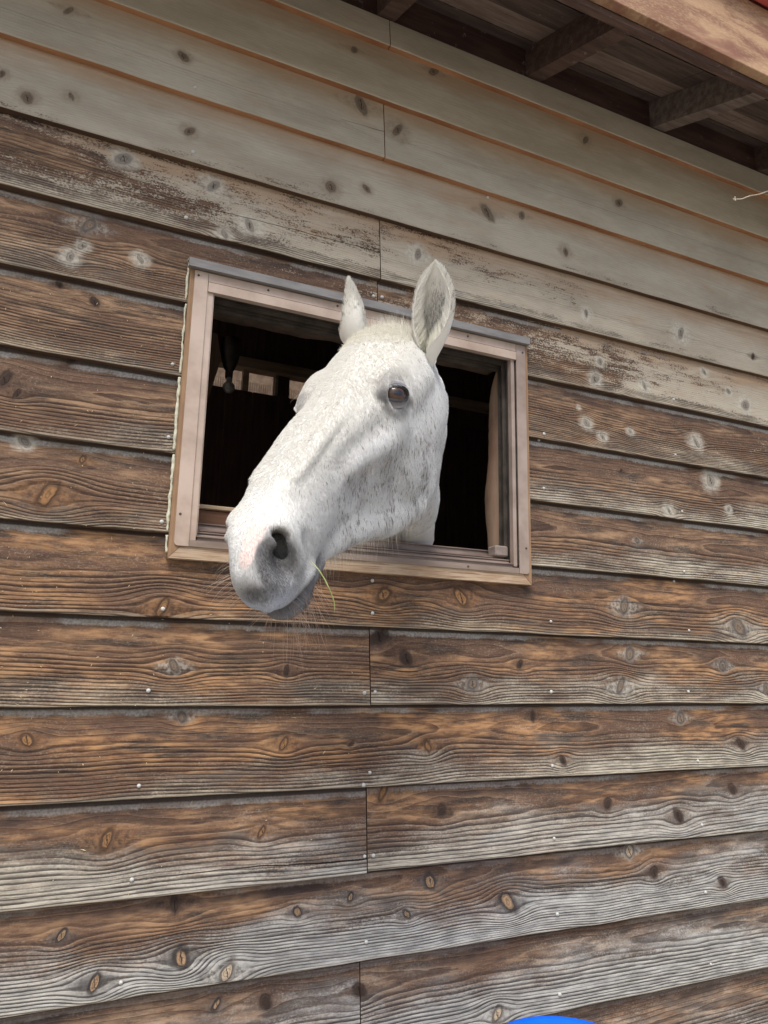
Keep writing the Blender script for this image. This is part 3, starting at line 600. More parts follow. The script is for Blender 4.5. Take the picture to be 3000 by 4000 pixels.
# ---------------------------------------------------------------- inside of the stable
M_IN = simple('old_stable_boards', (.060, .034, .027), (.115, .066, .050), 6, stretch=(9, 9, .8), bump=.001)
M_IN_L = simple('stable_beam_wood', (.34, .24, .16), (.46, .34, .24), 8, stretch=(.6, 1, 8), bump=.0008)
M_FAR = simple('lit_wall_beyond', (.13, .085, .058), (.25, .18, .125), 16, stretch=(1, 1, 1), bump=.002)
def struct(name, g, m, label): o = g.build(name, m); return tag(o, label, None, None, 'structure')
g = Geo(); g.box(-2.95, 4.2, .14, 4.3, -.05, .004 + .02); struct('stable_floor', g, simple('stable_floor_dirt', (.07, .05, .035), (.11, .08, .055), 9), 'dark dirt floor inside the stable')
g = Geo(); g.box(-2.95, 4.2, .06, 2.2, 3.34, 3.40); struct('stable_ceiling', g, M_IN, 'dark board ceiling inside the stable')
g = Geo(); g.box(-1.45, -1.40, .1005, .40, .03, 3.33); g.box(-1.45, -1.40, 2.05, 2.20, .03, 3.33); g.box(-1.45, -1.40, .4001, 2.0499, 2.85, 3.33); g.box(4.15, 4.2, .06, 4.3, .03, 3.34); struct('stable_side_wall', g, M_IN, 'dark side walls inside the stable')  # doorway in the unseen left wall is added to let daylight in
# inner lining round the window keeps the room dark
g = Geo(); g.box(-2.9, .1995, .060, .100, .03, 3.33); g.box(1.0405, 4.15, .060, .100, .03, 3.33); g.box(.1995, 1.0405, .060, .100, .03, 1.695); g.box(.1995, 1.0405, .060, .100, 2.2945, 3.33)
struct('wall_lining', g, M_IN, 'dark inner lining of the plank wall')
# partition of upright boards under a beam, with openings to the next stall
part = tag(empty('partition_wall', (0, 2.2, 0)), 'dark partition of upright boards behind the horse', 'wall', None, 'thing')
x = -2.9; r = random.Random(4); k = 0
while x < 4.15:
    w = .145 + r.uniform(-.01, .01); top = 2.887
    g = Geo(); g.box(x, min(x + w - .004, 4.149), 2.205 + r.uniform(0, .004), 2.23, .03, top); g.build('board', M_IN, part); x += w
for (a, b) in ((.8330, .8645), (1.0040, 1.0860), (1.225, 1.29), (.05, .60), (1.43, 4.149), (-2.9, -.2)):
    g = Geo(); g.box(a, b, 2.201, 2.232, 2.8875, 3.001); g.build('post', M_IN if a != .8330 else M_IN_L, part)
g = Geo(); g.box(1.0045, 1.0205, 2.190, 2.2008, 2.8875, 3.001); g.build('post', M_IN_L, part)
g = Geo(); g.box(-2.9, 4.149, 2.17, 2.24, 3.0015, 3.060, .003); g.build('rail', M_IN_L, part)
g = Geo(); g.box(-2.9, 4.149, 2.19, 2.235, 3.0605, 3.34); g.build('upper_board', M_IN, part)
g = Geo(); g.box(-2.9, 4.149, 3.40, 3.45, .03, 4.0); tag(g.build('far_wall', M_FAR), 'warm lit wall seen through the gaps of the partition', None, None, 'structure')
# netting across the lower half of the openings
g = Geo()
for i in range(56):
    xx = .60 + i * .012
    for s_ in (-1, 1):
        pts = [(xx + s_ * .003 * math.cos(q * math.pi), 2.212, 2.889 + q * .0075) for q in range(8)]
        g.tube(pts, .0008, 3, False)
tag(g.build('wire_netting', simple('netting_wire', (.10, .085, .07), (.16, .14, .12), 20, rough=.5, bump=0), part), None, None, None, 'stuff')
# slanting brace at the left
br = Geo(); v = [(.50, 1.96, 3.06), (.64, 1.96, 3.06), (.665, 1.96, 2.93), (.52, 1.96, 2.30), (.47, 1.96, 2.30)]; v += [(a, 1.995, c) for a, b, c in v]
br.add(v, [(0, 4, 3, 2, 1), (5, 6, 7, 8, 9), (0, 1, 6, 5), (1, 2, 7, 6), (2, 3, 8, 7), (3, 4, 9, 8), (4, 0, 5, 9)])
tag(br.build('brace_board', simple('brace_wood', (.28, .18, .125), (.38, .26, .18), 8, stretch=(4, 1, .6))), 'slanting brown brace board inside the stable, left of the light bulb', 'board')
# light bulb in its socket, unlit
bulb = tag(empty('light_bulb', (.715, 2.0, 3.06)), 'unlit round white light bulb in a dark cone socket inside the stable', 'light bulb')
g = Geo(); g.lathe([(.046, 3.06), (.048, 2.985), (.040, 2.945), (.026, 2.905), (.019, 2.90), (.019, 2.862), (.0185, 2.860)], (.7165, 2.0, 0), 24)
g.build('socket', simple('dark_socket', (.10, .085, .075), (.15, .13, .115), 20, rough=.6, bump=0), bulb, True)
g = Geo(); R_ = .0295; g.lathe([(.013, .058), (.014, .046)] + [(R_ * math.sin(a), R_ * math.cos(a)) for a in np.linspace(.5, 3.12, 16)], (.7195, 2.0, 2.8115), 28)
g.build('glass', simple('frosted_bulb_glass', (.74, .73, .70), (.80, .79, .76), 20, rough=.35, spec=.5, bump=0), bulb, True)
# ---------------------------------------------------------------- horse head shape (numpy implicit surface)
def _catmull(xs, ys, xq):
    xs = np.asarray(xs, float); ys = np.asarray(ys, float)
    m = np.zeros_like(ys)
    d = (ys[1:] - ys[:-1]) / (xs[1:] - xs[:-1]).reshape(-1, *([1] * (ys.ndim - 1)))
    m[1:-1] = (d[1:] + d[:-1]) / 2; m[0] = d[0]; m[-1] = d[-1]
    k = np.clip(np.searchsorted(xs, xq, side='right') - 1, 0, len(xs) - 2)
    h = (xs[k + 1] - xs[k]); t = np.clip((xq - xs[k]) / h, 0, 1)
    sh = (-1,) + (1,) * (ys.ndim - 1)
    t = t.reshape(sh); h = h.reshape(sh)
    return ((2*t**3 - 3*t**2 + 1) * ys[k] + (t**3 - 2*t**2 + t) * h * m[k]
            + (-2*t**3 + 3*t**2) * ys[k + 1] + (t**3 - t**2) * h * m[k + 1])

HEAD_STATIONS = [  # x, half profile (y,z) x7 from the forehead line round to the jaw line
 (-.10, [(0,-.100),(.008,-.101),(.012,-.105),(.014,-.11),(.012,-.115),(.008,-.12),(0,-.121)]),
 (-.03, [(0,-.012),(.030,-.018),(.050,-.042),(.056,-.080),(.052,-.125),(.034,-.155),(0,-.165)]),
 (.03,  [(0,.014),(.040,.008),(.066,-.022),(.074,-.070),(.072,-.135),(.052,-.188),(0,-.190)]),
 (.09,  [(0,.020),(.050,.012),(.080,-.020),(.084,-.075),(.080,-.155),(.058,-.222),(0,-.205)]),
 (.15,  [(0,.016),(.052,.008),(.088,-.028),(.088,-.080),(.080,-.160),(.058,-.232),(0,-.210)]),
 (.20,  [(0,.010),(.048,.003),(.086,-.036),(.088,-.085),(.076,-.155),(.052,-.222),(0,-.200)]),
 (.26,  [(0,.004),(.040,-.001),(.068,-.032),(.077,-.080),(.066,-.138),(.044,-.196),(0,-.180)]),
 (.33,  [(0,.000),(.034,-.004),(.052,-.030),(.060,-.072),(.053,-.118),(.034,-.165),(0,-.158)]),
 (.40,  [(0,-.003),(.030,-.007),(.044,-.030),(.050,-.065),(.045,-.102),(.028,-.138),(0,-.140)]),
 (.46, [(0.0000,-.008),(0.0260,-.012),(0.0409,-.032),(0.0456,-.062),(0.0409,-.094),(0.0260,-.122),(0.0000,-.128)]),
 (.51, [(0.0000,-.014),(0.0216,-.017),(0.0368,-.038),(0.0408,-.064),(0.0368,-.092),(0.0240,-.112),(0.0000,-.116)]),
 (.55, [(0.0000,-.026),(0.0192,-.028),(0.0328,-.046),(0.0368,-.070),(0.0336,-.096),(0.0240,-.114),(0.0000,-.118)]),
 (.58, [(0.0000,-.046),(0.0153,-.048),(0.0255,-.060),(0.0298,-.080),(0.0281,-.100),(0.0187,-.116),(0.0000,-.120)]),
 (.597, [(0,-.070),(.010,-.071),(.016,-.078),(.019,-.090),(.017,-.102),(.011,-.110),(0,-.112)]),
 (.602, [(0,-.089),(.001,-.089),(.0015,-.09),(.002,-.091),(.0015,-.092),(.001,-.093),(0,-.093)]),
]

def _smin(a, b, k):
    h = np.clip(.5 + .5 * (b - a) / k, 0, 1)
    return b + (a - b) * h - k * h * (1 - h)

def _smax(a, b, k):
    return -_smin(-a, -b, k)

def surface_nets(F, org, h):
    nx, ny, nz = F.shape
    S = F < 0
    c = np.zeros((nx-1, ny-1, nz-1), np.int8)
    for i in (0, 1):
        for j in (0, 1):
            for k in (0, 1):
                c += S[i:nx-1+i, j:ny-1+j, k:nz-1+k]
    act = (c > 0) & (c < 8)
    ii, jj, kk = np.nonzero(act)
    ids = -np.ones(act.shape, np.int64); ids[ii, jj, kk] = np.arange(len(ii))
    corners = [(i, j, k) for i in (0, 1) for j in (0, 1) for k in (0, 1)]
    val = {q: F[ii+q[0], jj+q[1], kk+q[2]].astype(float) for q in corners}
    acc = np.zeros((len(ii), 3)); cnt = np.zeros(len(ii))
    for a in corners:
        for ax in range(3):
            if a[ax]: continue
            b = list(a); b[ax] = 1; b = tuple(b)
            va, vb = val[a], val[b]
            m = (va < 0) != (vb < 0)
            t = np.where(m, va / np.where(m, va - vb, 1), 0)
            p = np.array(a, float)[None, :].repeat(len(ii), 0); p[:, ax] += t
            acc += p * m[:, None]; cnt += m
    P = (acc / cnt[:, None] + np.stack([ii, jj, kk], 1)) * h + np.asarray(org)
    faces = []
    for ax in range(3):
        A = np.moveaxis(S, ax, 0); I = np.moveaxis(ids, ax, 0)
        e = A[:-1, 1:-1, 1:-1] != A[1:, 1:-1, 1:-1]
        a, b, d = np.nonzero(e)
        inside = A[:-1, 1:-1, 1:-1][a, b, d]
        q = np.stack([I[a, b, d], I[a, b+1, d], I[a, b+1, d+1], I[a, b, d+1]], 1)
        flip = inside if ax != 1 else ~inside
        q = np.where(flip[:, None], q, q[:, ::-1])
        faces.append(q)
    return P, np.concatenate(faces)

def smooth_mesh(P, Q, n, lam=.5):
    E = np.concatenate([Q[:, [0, 1]], Q[:, [1, 2]], Q[:, [2, 3]], Q[:, [3, 0]]])
    for it in range(n):
        s = np.zeros_like(P); w = np.zeros(len(P))
        for ax in range(3):
            s[:, ax] = np.bincount(E[:, 0], P[E[:, 1], ax], len(P)) + np.bincount(E[:, 1], P[E[:, 0], ax], len(P))
        w = np.bincount(E[:, 0], minlength=len(P)) + np.bincount(E[:, 1], minlength=len(P))
        L = s / w[:, None] - P
        P = P + (lam if it % 2 == 0 else -lam * .9) * L if n > 3 else P + lam * L
    return P

def head_field(h=.0026):
    xs = np.arange(-.26, .625, h, dtype=np.float32); ys = np.arange(-.27, .135, h, dtype=np.float32); zs = np.arange(-.60, .05, h, dtype=np.float32)
    # base loft as a polar radius per slice
    st = np.array([s[0] for s in HEAD_STATIONS]); prof = np.array([s[1] for s in HEAD_STATIONS], float)
    px = _catmull(st, prof, xs.astype(float))                       # (nx,7,2)
    tt = np.arange(7.); tq = np.linspace(0, 6, 97)
    full = _catmull(np.arange(-1, 8.), np.concatenate([px[:, 1:2] * [-1, 1], px, px[:, 5:6] * [-1, 1]], 1).transpose(1, 0, 2), tq)  # (97,nx,2)
    full = full.transpose(1, 0, 2)
    zc = (px[:, 0, 1] * .45 + px[:, 6, 1] * .55)
    ang = np.arctan2(full[:, :, 0].clip(1e-6), full[:, :, 1] - zc[:, None])     # 0 top .. pi bottom
    rad = np.hypot(full[:, :, 0], full[:, :, 1] - zc[:, None])
    aq = np.linspace(0, math.pi, 181)
    R = np.stack([np.interp(aq, np.maximum.accumulate(ang[i]), rad[i]) for i in range(len(xs))])
    Y, Z = np.meshgrid(ys, zs, indexing='ij')
    F = np.empty((len(xs), len(ys), len(zs)), np.float32)
    aY = np.abs(Y)
    for i in range(len(xs)):
        dz = Z - zc[i]; r = np.hypot(aY, dz)
        th = np.arctan2(aY, dz)
        F[i] = (r - np.interp(th, aq, R[i])) * .93
    F[xs > .604] += .02
    X = xs[:, None, None]; Yg = ys[None, :, None]; Zg = zs[None, None, :]
    AY = np.abs(Yg)
    def box(c, pad):
        sl = []
        for a, cc, p in ((xs, c[0], pad[0]), (ys, None, 0), (zs, c[2], pad[2])):
            if cc is None: sl.append(slice(None)); continue
            lo = np.searchsorted(a, cc - p); hi = np.searchsorted(a, cc + p); sl.append(slice(max(lo, 0), max(hi, lo + 1)))
        return tuple(sl)
    def ell(c, r, op='+', k=.015, rot=0., side=0, roll=0.):
        """ellipsoid, mirrored across y unless side=+-1; rot turns it in the x-z plane"""
        m = max(r) + k * 1.5
        s = box(c, (m, 0, m))
        x = X[s[0]] - c[0]; z = Zg[:, :, s[2]] - c[2]
        y = (AY if side == 0 else Yg * side) - c[1]
        ca, sa = math.cos(rot), math.sin(rot)
        u = x * ca + z * sa; w = -x * sa + z * ca
        if roll:
            cb, sb = math.cos(roll), math.sin(roll)
            u, y = u * cb + y * sb, -u * sb + y * cb
        k0 = np.sqrt((u / r[0])**2 + (y / r[1])**2 + (w / r[2])**2); k1 = np.sqrt((u / r[0]**2)**2 + (y / r[1]**2)**2 + (w / r[2]**2)**2) + 1e-6
        d = k0 * (k0 - 1) / k1
        F[s] = _smin(F[s], d, k) if op == '+' else _smax(F[s], -d, k)
    def cap(a, b, ra, rb, op='+', k=.012, side=0):
        a = np.array(a, float); b = np.array(b, float); m = max(ra, rb) + k * 1.5
        lo = np.minimum(a, b) - m; hi = np.maximum(a, b) + m
        s = (slice(max(np.searchsorted(xs, lo[0]), 0), np.searchsorted(xs, hi[0])), slice(None), slice(max(np.searchsorted(zs, lo[2]), 0), np.searchsorted(zs, hi[2])))
        x = X[s[0]] - a[0]; y = (AY if side == 0 else Yg * side if side in (1, -1) else Yg) - a[1]; z = Zg[:, :, s[2]] - a[2]
        v = b - a; t = np.clip((x * v[0] + y * v[1] + z * v[2]) / (v @ v), 0, 1)
        d = np.sqrt((x - v[0]*t)**2 + (y - v[1]*t)**2 + (z - v[2]*t)**2) - (ra + (rb - ra) * t)
        F[s] = _smin(F[s], d, k) if op == '+' else _smax(F[s], -d, k)
    # poll and temple
    ell((.02, .0, -.005), (.06, .045, .018), k=.02)
    cap((.195, .074, -.060), (.07, .074, -.050), .016, .014, k=.022)          # cheek arch behind the eye
    ell((.172, .068, -.012), (.042, .020, .018), k=.020, rot=-.2)           # brow
    ell((.196, .073, -.033), (.031, .0215, .025), k=.016, rot=-.15)           # eye bulge
    cap((.210, .069, -.078), (.345, .049, -.080), .013, .008, k=.032)        # facial crest
    cap((.26, .086, -.050), (.37, .068, -.054), .006, .006, '-', k=.032)     # hollow over the crest
    cap((.29, .094, -.118), (.37, .074, -.106), .008, .008, '-', k=.034)     # hollow under the crest
    ell((.125, .052, -.148), (.105, .037, .092), k=.026, rot=.25)             # cheek muscle
    cap((.262, .084, -.150), (.232, .072, -.212), .008, .008, '-', k=.028)    # groove before the cheek muscle
    cap((.08, .052, -.212), (.20, .048, -.222), .022, .020, k=.02)           # jaw bar
    cap((.20, .048, -.222), (.44, .018, -.135), .020, .014, k=.02)
    cap((.03, .062, -.110), (.08, .055, -.205), .016, .022, k=.018)          # rear edge of the jaw
    cap((.05, 0, -.25), (.36, 0, -.175), .022, .014, '-', k=.016)            # space between the jaws
    ell((.33, .030, -.006), (.12, .012, .008), k=.012, rot=-.03)             # nasal bones
    ell((.200, .084, -.034), (.0212, .0212, .0200), '-', k=.004)             # eye socket
    # muzzle
    ell((.555, 0, -.084), (.036, .036, .030), k=.014, rot=-.35)              # upper lip
    cap((.572, .008, -.092), (.50, .030, -.100), .013, .015, k=.012)
    ell((.522, .034, -.052), (.036, .0135, .023), k=.020, rot=-.5)            # nostril wing
    ell((.520, .0, -.144), (.044, .026, .015), k=.010, rot=-.12)             # lower lip
    ell((.502, .0, -.157), (.032, .025, .017), k=.012)                       # chin
    cap((.475, .0, -.130), (.41, .0, -.132), .022, .020, k=.014)
    cap((.525, .016, -.137), (.470, .034, -.122), .0105, .0085, k=.012)
    for sd in (1, -1):
        a = [(.592, .0, -.122), (.575, .020, -.1225), (.548, .031, -.1225), (.515, .038, -.121), (.485, .043, -.115), (.472, .046, -.110)]
        for p, q in zip(a[:-1], a[1:]):
            cap(p, q, .0042, .0042 if q[0] > .48 else .002, '-', k=.006, side=sd)
    # nostril: a comma shaped opening
    ell((.533, .041, -.049), (.0085, .016, .0195), '-', k=.006, rot=.62)
    ell((.524, .034, -.035), (.010, .012, .007), '-', k=.007, rot=.3)
    ell((.512, .022, -.054), (.022, .015, .014), '-', k=.006, rot=.4)
    ell((.551, .036, -.056), (.017, .0085, .013), '-', k=.018, rot=.75)
    # creases round the nostril and mouth corner
    cap((.492, .050, -.060), (.500, .050, -.088), .006, .006, '-', k=.018)
    # neck
    def neckcap(a, b, ra, rb, k): cap(a, b, ra, rb, '+', k, side=2)
    NK = [((-.025, -.006, -.085), .058), ((-.078, -.030, -.150), .064), ((-.098, -.050, -.237), .073), ((-.129, -.112, -.398), .068), ((-0.2052, -0.1838, -0.5177), .072), ((-0.2177, -0.25, -0.6855), .080)]
    for (a, ra), (b, rb) in zip(NK[:-1], NK[1:]):
        s = np.zeros(1)
        neckcap(a, b, ra, rb, .012)
    # open end of the neck stays inside the grid
    F[:3] = np.maximum(F[:3], .001); F[:, :3] = np.maximum(F[:, :3], .001); F[:, :, :3] = np.maximum(F[:, :, :3], .001)
    F[-2:] = .01; F[:, -2:] = .01; F[:, :, -2:] = .01
    return F, (xs[0], ys[0], zs[0]), h

def ear_mesh(base, tip, bend, opening, wmax, roll0=165, open_a=96, cup=.8, nt=46, nf=34, thick=.0032, knots=(.50, .60, .72, .86, .97, 1., .90, .64, .30, .03)):
    """a horse ear: a rolled leaf of cartilage, closed to a tube at its base; returns verts, quads, inner flag, t"""
    base, tip, bend, opening = (np.array(v, float) for v in (base, tip, bend, opening))
    ax = tip - base; L = np.linalg.norm(ax); ax /= L
    v = opening - ax * (opening @ ax); v /= np.linalg.norm(v); u = np.cross(ax, v)
    t = np.linspace(0, 1, nt)
    A = base + np.outer(t, tip - base) + np.outer(np.sin(t * math.pi) , bend)
    wd = np.interp(t, [0, .12, .24, .36, .48, .58, .70, .82, .93, 1], np.array(knots)) * wmax
    wd = np.convolve(np.pad(wd, 2, 'edge'), [.1, .2, .4, .2, .1], 'valid')
    Ph = np.radians(np.interp(t, [0, .20, .36, .56, .8, 1], [roll0, roll0 - 4, open_a + 26, open_a + 8, open_a, open_a - 6]))
    dep = np.interp(t, [0, .2, .6, 1], [1., .95, cup, .6])
    verts = []; inner = []; tv = []
    for side in (0, 1):
        for i in range(nt):
            ph = np.linspace(-1, 1, nf) * Ph[i]
            edge = np.abs(np.linspace(-1, 1, nf))
            th = thick * (1 - .6 * edge**4) * (1 if side else 0)
            r = np.maximum(wd[i] - th, wd[i] * .3)
            # edges curl a little inwards
            verts.append(A[i] + np.outer(np.sin(ph) * r * (1 - .06 * edge**6), u) - np.outer(np.cos(ph) * r * dep[i], v))
            inner.append(np.full(nf, side)); tv.append(np.full(nf, t[i]))
    V = np.concatenate(verts); n = nt * nf; q = []
    idx = np.arange(n).reshape(nt, nf)
    for s, I in ((0, idx), (1, idx + n)):
        a = np.stack([I[:-1, :-1], I[:-1, 1:], I[1:, 1:], I[1:, :-1]], -1).reshape(-1, 4)
        q.append(a if s else a[:, ::-1])
    for c in (0, -1):
        a = np.stack([idx[:-1, c], idx[1:, c], idx[1:, c] + n, idx[:-1, c] + n], -1); q.append(a if c == 0 else a[:, ::-1])
    for rr_ in (-1,):
        a = np.stack([idx[rr_, :-1], idx[rr_, 1:], idx[rr_, 1:] + n, idx[rr_, :-1] + n], -1); q.append(a)
    return V, np.concatenate(q), np.concatenate(inner), np.concatenate(tv)
# ---------------------------------------------------------------- the horse
HR = np.array([[-.5497, .6460, -.5294], [-.4431, -.7629, -.4706], [-.7076, -.0240, .7062]]); HT = np.array([.494, -.350, 2.054])
HR = np.array([[-0.550335, 0.645632, -0.529425], [-0.44308, -0.763265, -0.470221], [-0.707681, -0.024201, 0.706118]]); HT = np.array([0.49367, -0.34963, 2.05391])
EYE0 = np.array([.200, .083, -.034])
EAR_PARAMS = [  # base, tip, bend, opening direction, half width, options (head frame): near ear, far ear
 ((.0125, .060, -.062), (-.050, .102, .098), (.008, .009, .005), (.792, .063, .653), .0360, {'knots': (.34, .50, .72, .90, 1., 1., .93, .68, .34, .03)}),
 ((.004, -.052, -.018), (-.040, -.055, .102), (.004, -.011, .003), (.352, -.819, .16), .0335, {'cup': .9, 'knots': (.5, .66, .84, .96, 1., .96, .84, .62, .36, .05)})]

WARP = np.array([[0.074,-0.0492,0.01132,-0.00131,-0.00704,0.00809],[0.08601,-0.05497,0.00888,0.00057,0.00367,-0.00403],[0.13573,-0.06602,0.00784,-0.00189,-0.00224,0.00485],[0.15,-0.07604,0.00629,0.00393,0.0142,-0.0183],[0.17001,-0.08288,0.00091,-9e-05,-0.0218,0.0189],[0.19594,-0.08958,-0.01158,-0.00278,0.01409,-0.00783],[0.2179,-0.08295,-0.01801,0.00066,-0.00024,-0.00082],[0.318,-0.04103,-0.00099,-0.00065,-0.00479,0.00514],[0.34966,-0.03807,-0.00016,0.00017,0.00213,-0.0021],[0.366,-0.03951,-0.00255,0.00014,0.00043,-0.00059],[0.40633,-0.03757,-0.00441,0.00012,-0.00047,0.00022],[0.43403,-0.03493,-0.00692,0.00022,-0.00036,-3e-05],[0.44732,-0.03331,-0.00896,-0.00035,0.01104,-0.00896],[0.46617,-0.03288,-0.01797,0.00031,-0.01515,0.01257],[0.49781,-0.03625,-0.02272,-0.00042,-0.0005,0.00108],[0.51403,-0.03989,-0.02621,-0.00188,0.00859,-0.00449],[0.53802,-0.03418,-0.03173,-0.00239,0.00363,0.00057],[0.54477,-0.03106,-0.03778,0.0039,-0.01121,0.00362],[0.57384,-0.02321,-0.05012,0.00477,-0.00892,0.0003],[0.58595,-0.02471,-0.06591,-0.00701,0.01793,-0.00459],[0.59153,-0.02561,-0.08168,-0.00028,0.00387,-0.00289],[0.59389,-0.01994,-0.10602,-0.00204,0.00146,0.00189],[0.59225,-0.01166,-0.11602,-0.01297,0.00716,0.0139],[-0.24199,0.01229,-0.11377,0.00629,-0.01728,0.00515],[-0.166,0.01231,-0.11377,-0.00175,0.00558,-0.00209],[-0.10356,0.02967,-0.13279,0.00123,-0.00264,0.00037],[-0.10205,0.03218,-0.146,-0.0053,0.00929,0.00021],[0.02877,0.08157,-0.122,-0.00494,0.01262,-0.00322],[0.03531,0.08233,-0.13781,0.00059,-0.00069,-0.00032],[-0.11245,0.022,-0.25621,0.00144,-0.00428,0.00146],[-0.10964,0.01821,-0.26836,0.00017,-0.00048,0.00015],[-0.12567,-0.00961,-0.32476,-0.00036,0.00134,-0.00059],[-0.12603,-0.01619,-0.34192,0.00115,-0.00376,0.00146],[-0.15436,-0.04664,-0.41042,0.00217,-0.00626,0.00203],[-0.14751,-0.05015,-0.42752,-0.00107,0.00281,-0.00076],[-0.16978,-0.07745,-0.47279,-0.00136,0.00487,-0.00209],[-0.22177,-0.12121,-0.5578,0.00256,-0.00731,0.00234],[-0.21802,-0.132,-0.58579,-0.00472,0.01317,-0.00404],[0.07661,0.08182,-0.21565,0.00518,-0.01884,0.0082],[0.086,0.077,-0.22685,-0.00088,0.00286,-0.0011],[0.138,0.07433,-0.23239,-0.00013,0.0013,-0.00091],[0.186,0.07068,-0.23282,-0.00014,0.01044,-0.00878],[0.20617,0.06509,-0.23909,-0.00405,-0.0166,0.02055],[0.22379,0.05353,-0.23582,0.00287,0.00573,-0.00938],[0.27989,0.04229,-0.21181,0.00596,0.00389,-0.01256],[0.3002,0.03865,-0.20405,-0.00492,-0.00234,0.00962],[0.33787,0.03584,-0.18885,0.00077,0.00041,-0.00155],[0.37203,0.0304,-0.1759,-0.00101,-0.00215,0.0034],[0.40612,0.02772,-0.16194,0.00283,0.00373,-0.00759],[0.47393,0.03857,-0.12859,-0.01855,-0.02876,0.05344],[0.59375,-0.00382,-0.11491,0.00061,-0.00496,0.00332],[0.56075,-0.0,-0.15276,-0.00541,-0.00277,0.01076],[0.55399,0.01196,-0.1534,0.00075,-0.00568,0.00374],[0.51772,0.01857,-0.16456,0.00414,0.01523,-0.01952],[0.502,0.02218,-0.16428,-0.00165,-0.0138,0.01443],[0.48997,0.03458,-0.13269,-0.00471,0.01827,-0.00844],[0.47361,0.04058,-0.1254,-0.00055,-0.00878,0.00841],[0.47,0.03884,-0.11517,0.01728,0.02144,-0.04519],[0.55,0.02456,-0.11488,0.01364,-0.00347,-0.01811],[0.51402,0.03194,-0.11318,0.00632,0.00634,-0.01524],[0.34579,0.06244,-0.08504,-0.00922,-0.00506,0.01862],[0.298,-0.0,0.00162,0.00134,0.00248,-0.0042],[0.2,0.083,-0.034,-0.00289,-0.00626,0.00985]])
def warp(P):
    out = P.copy()
    for i in range(0, len(P), 20000):
        q = P[i:i+20000]; out[i:i+20000] += np.exp(-((q[:, None] - WARP[None, :, :3])**2).sum(2) / (2 * .055**2)) @ WARP[:, 3:]
    return out
to_w = lambda L: np.asarray(L) @ HR.T + HT
to_l = lambda W: (np.asarray(W) - HT) @ HR
RRl, UUl, FFl = np.array([-.329, .905, -.270]), np.array([-.559, .044, .828]), np.array([-.761, -.423, -.492])   # right, up, away (head frame)

F_, org_, h_ = head_field(.0026)
HP, HQ = surface_nets(F_, org_, h_); del F_
HP = smooth_mesh(HP, HQ, 3, .5); HP = warp(HP)
EYE_C = warp(np.array([EYE0, EYE0 * [1, -1, 1]]))

def normals(P, Q):
    n = np.cross(P[Q[:, 2]] - P[Q[:, 0]], P[Q[:, 3]] - P[Q[:, 1]]); N = np.zeros_like(P)
    for k in range(4):
        for a in range(3): N[:, a] += np.bincount(Q[:, k], n[:, a], len(P))
    return N / (np.linalg.norm(N, axis=1, keepdims=True) + 1e-12)

def unit_(a): return a / np.linalg.norm(a)
def blob(P, c, r): return np.exp(-(((P - np.array(c)) / np.array(r))**2).sum(1))

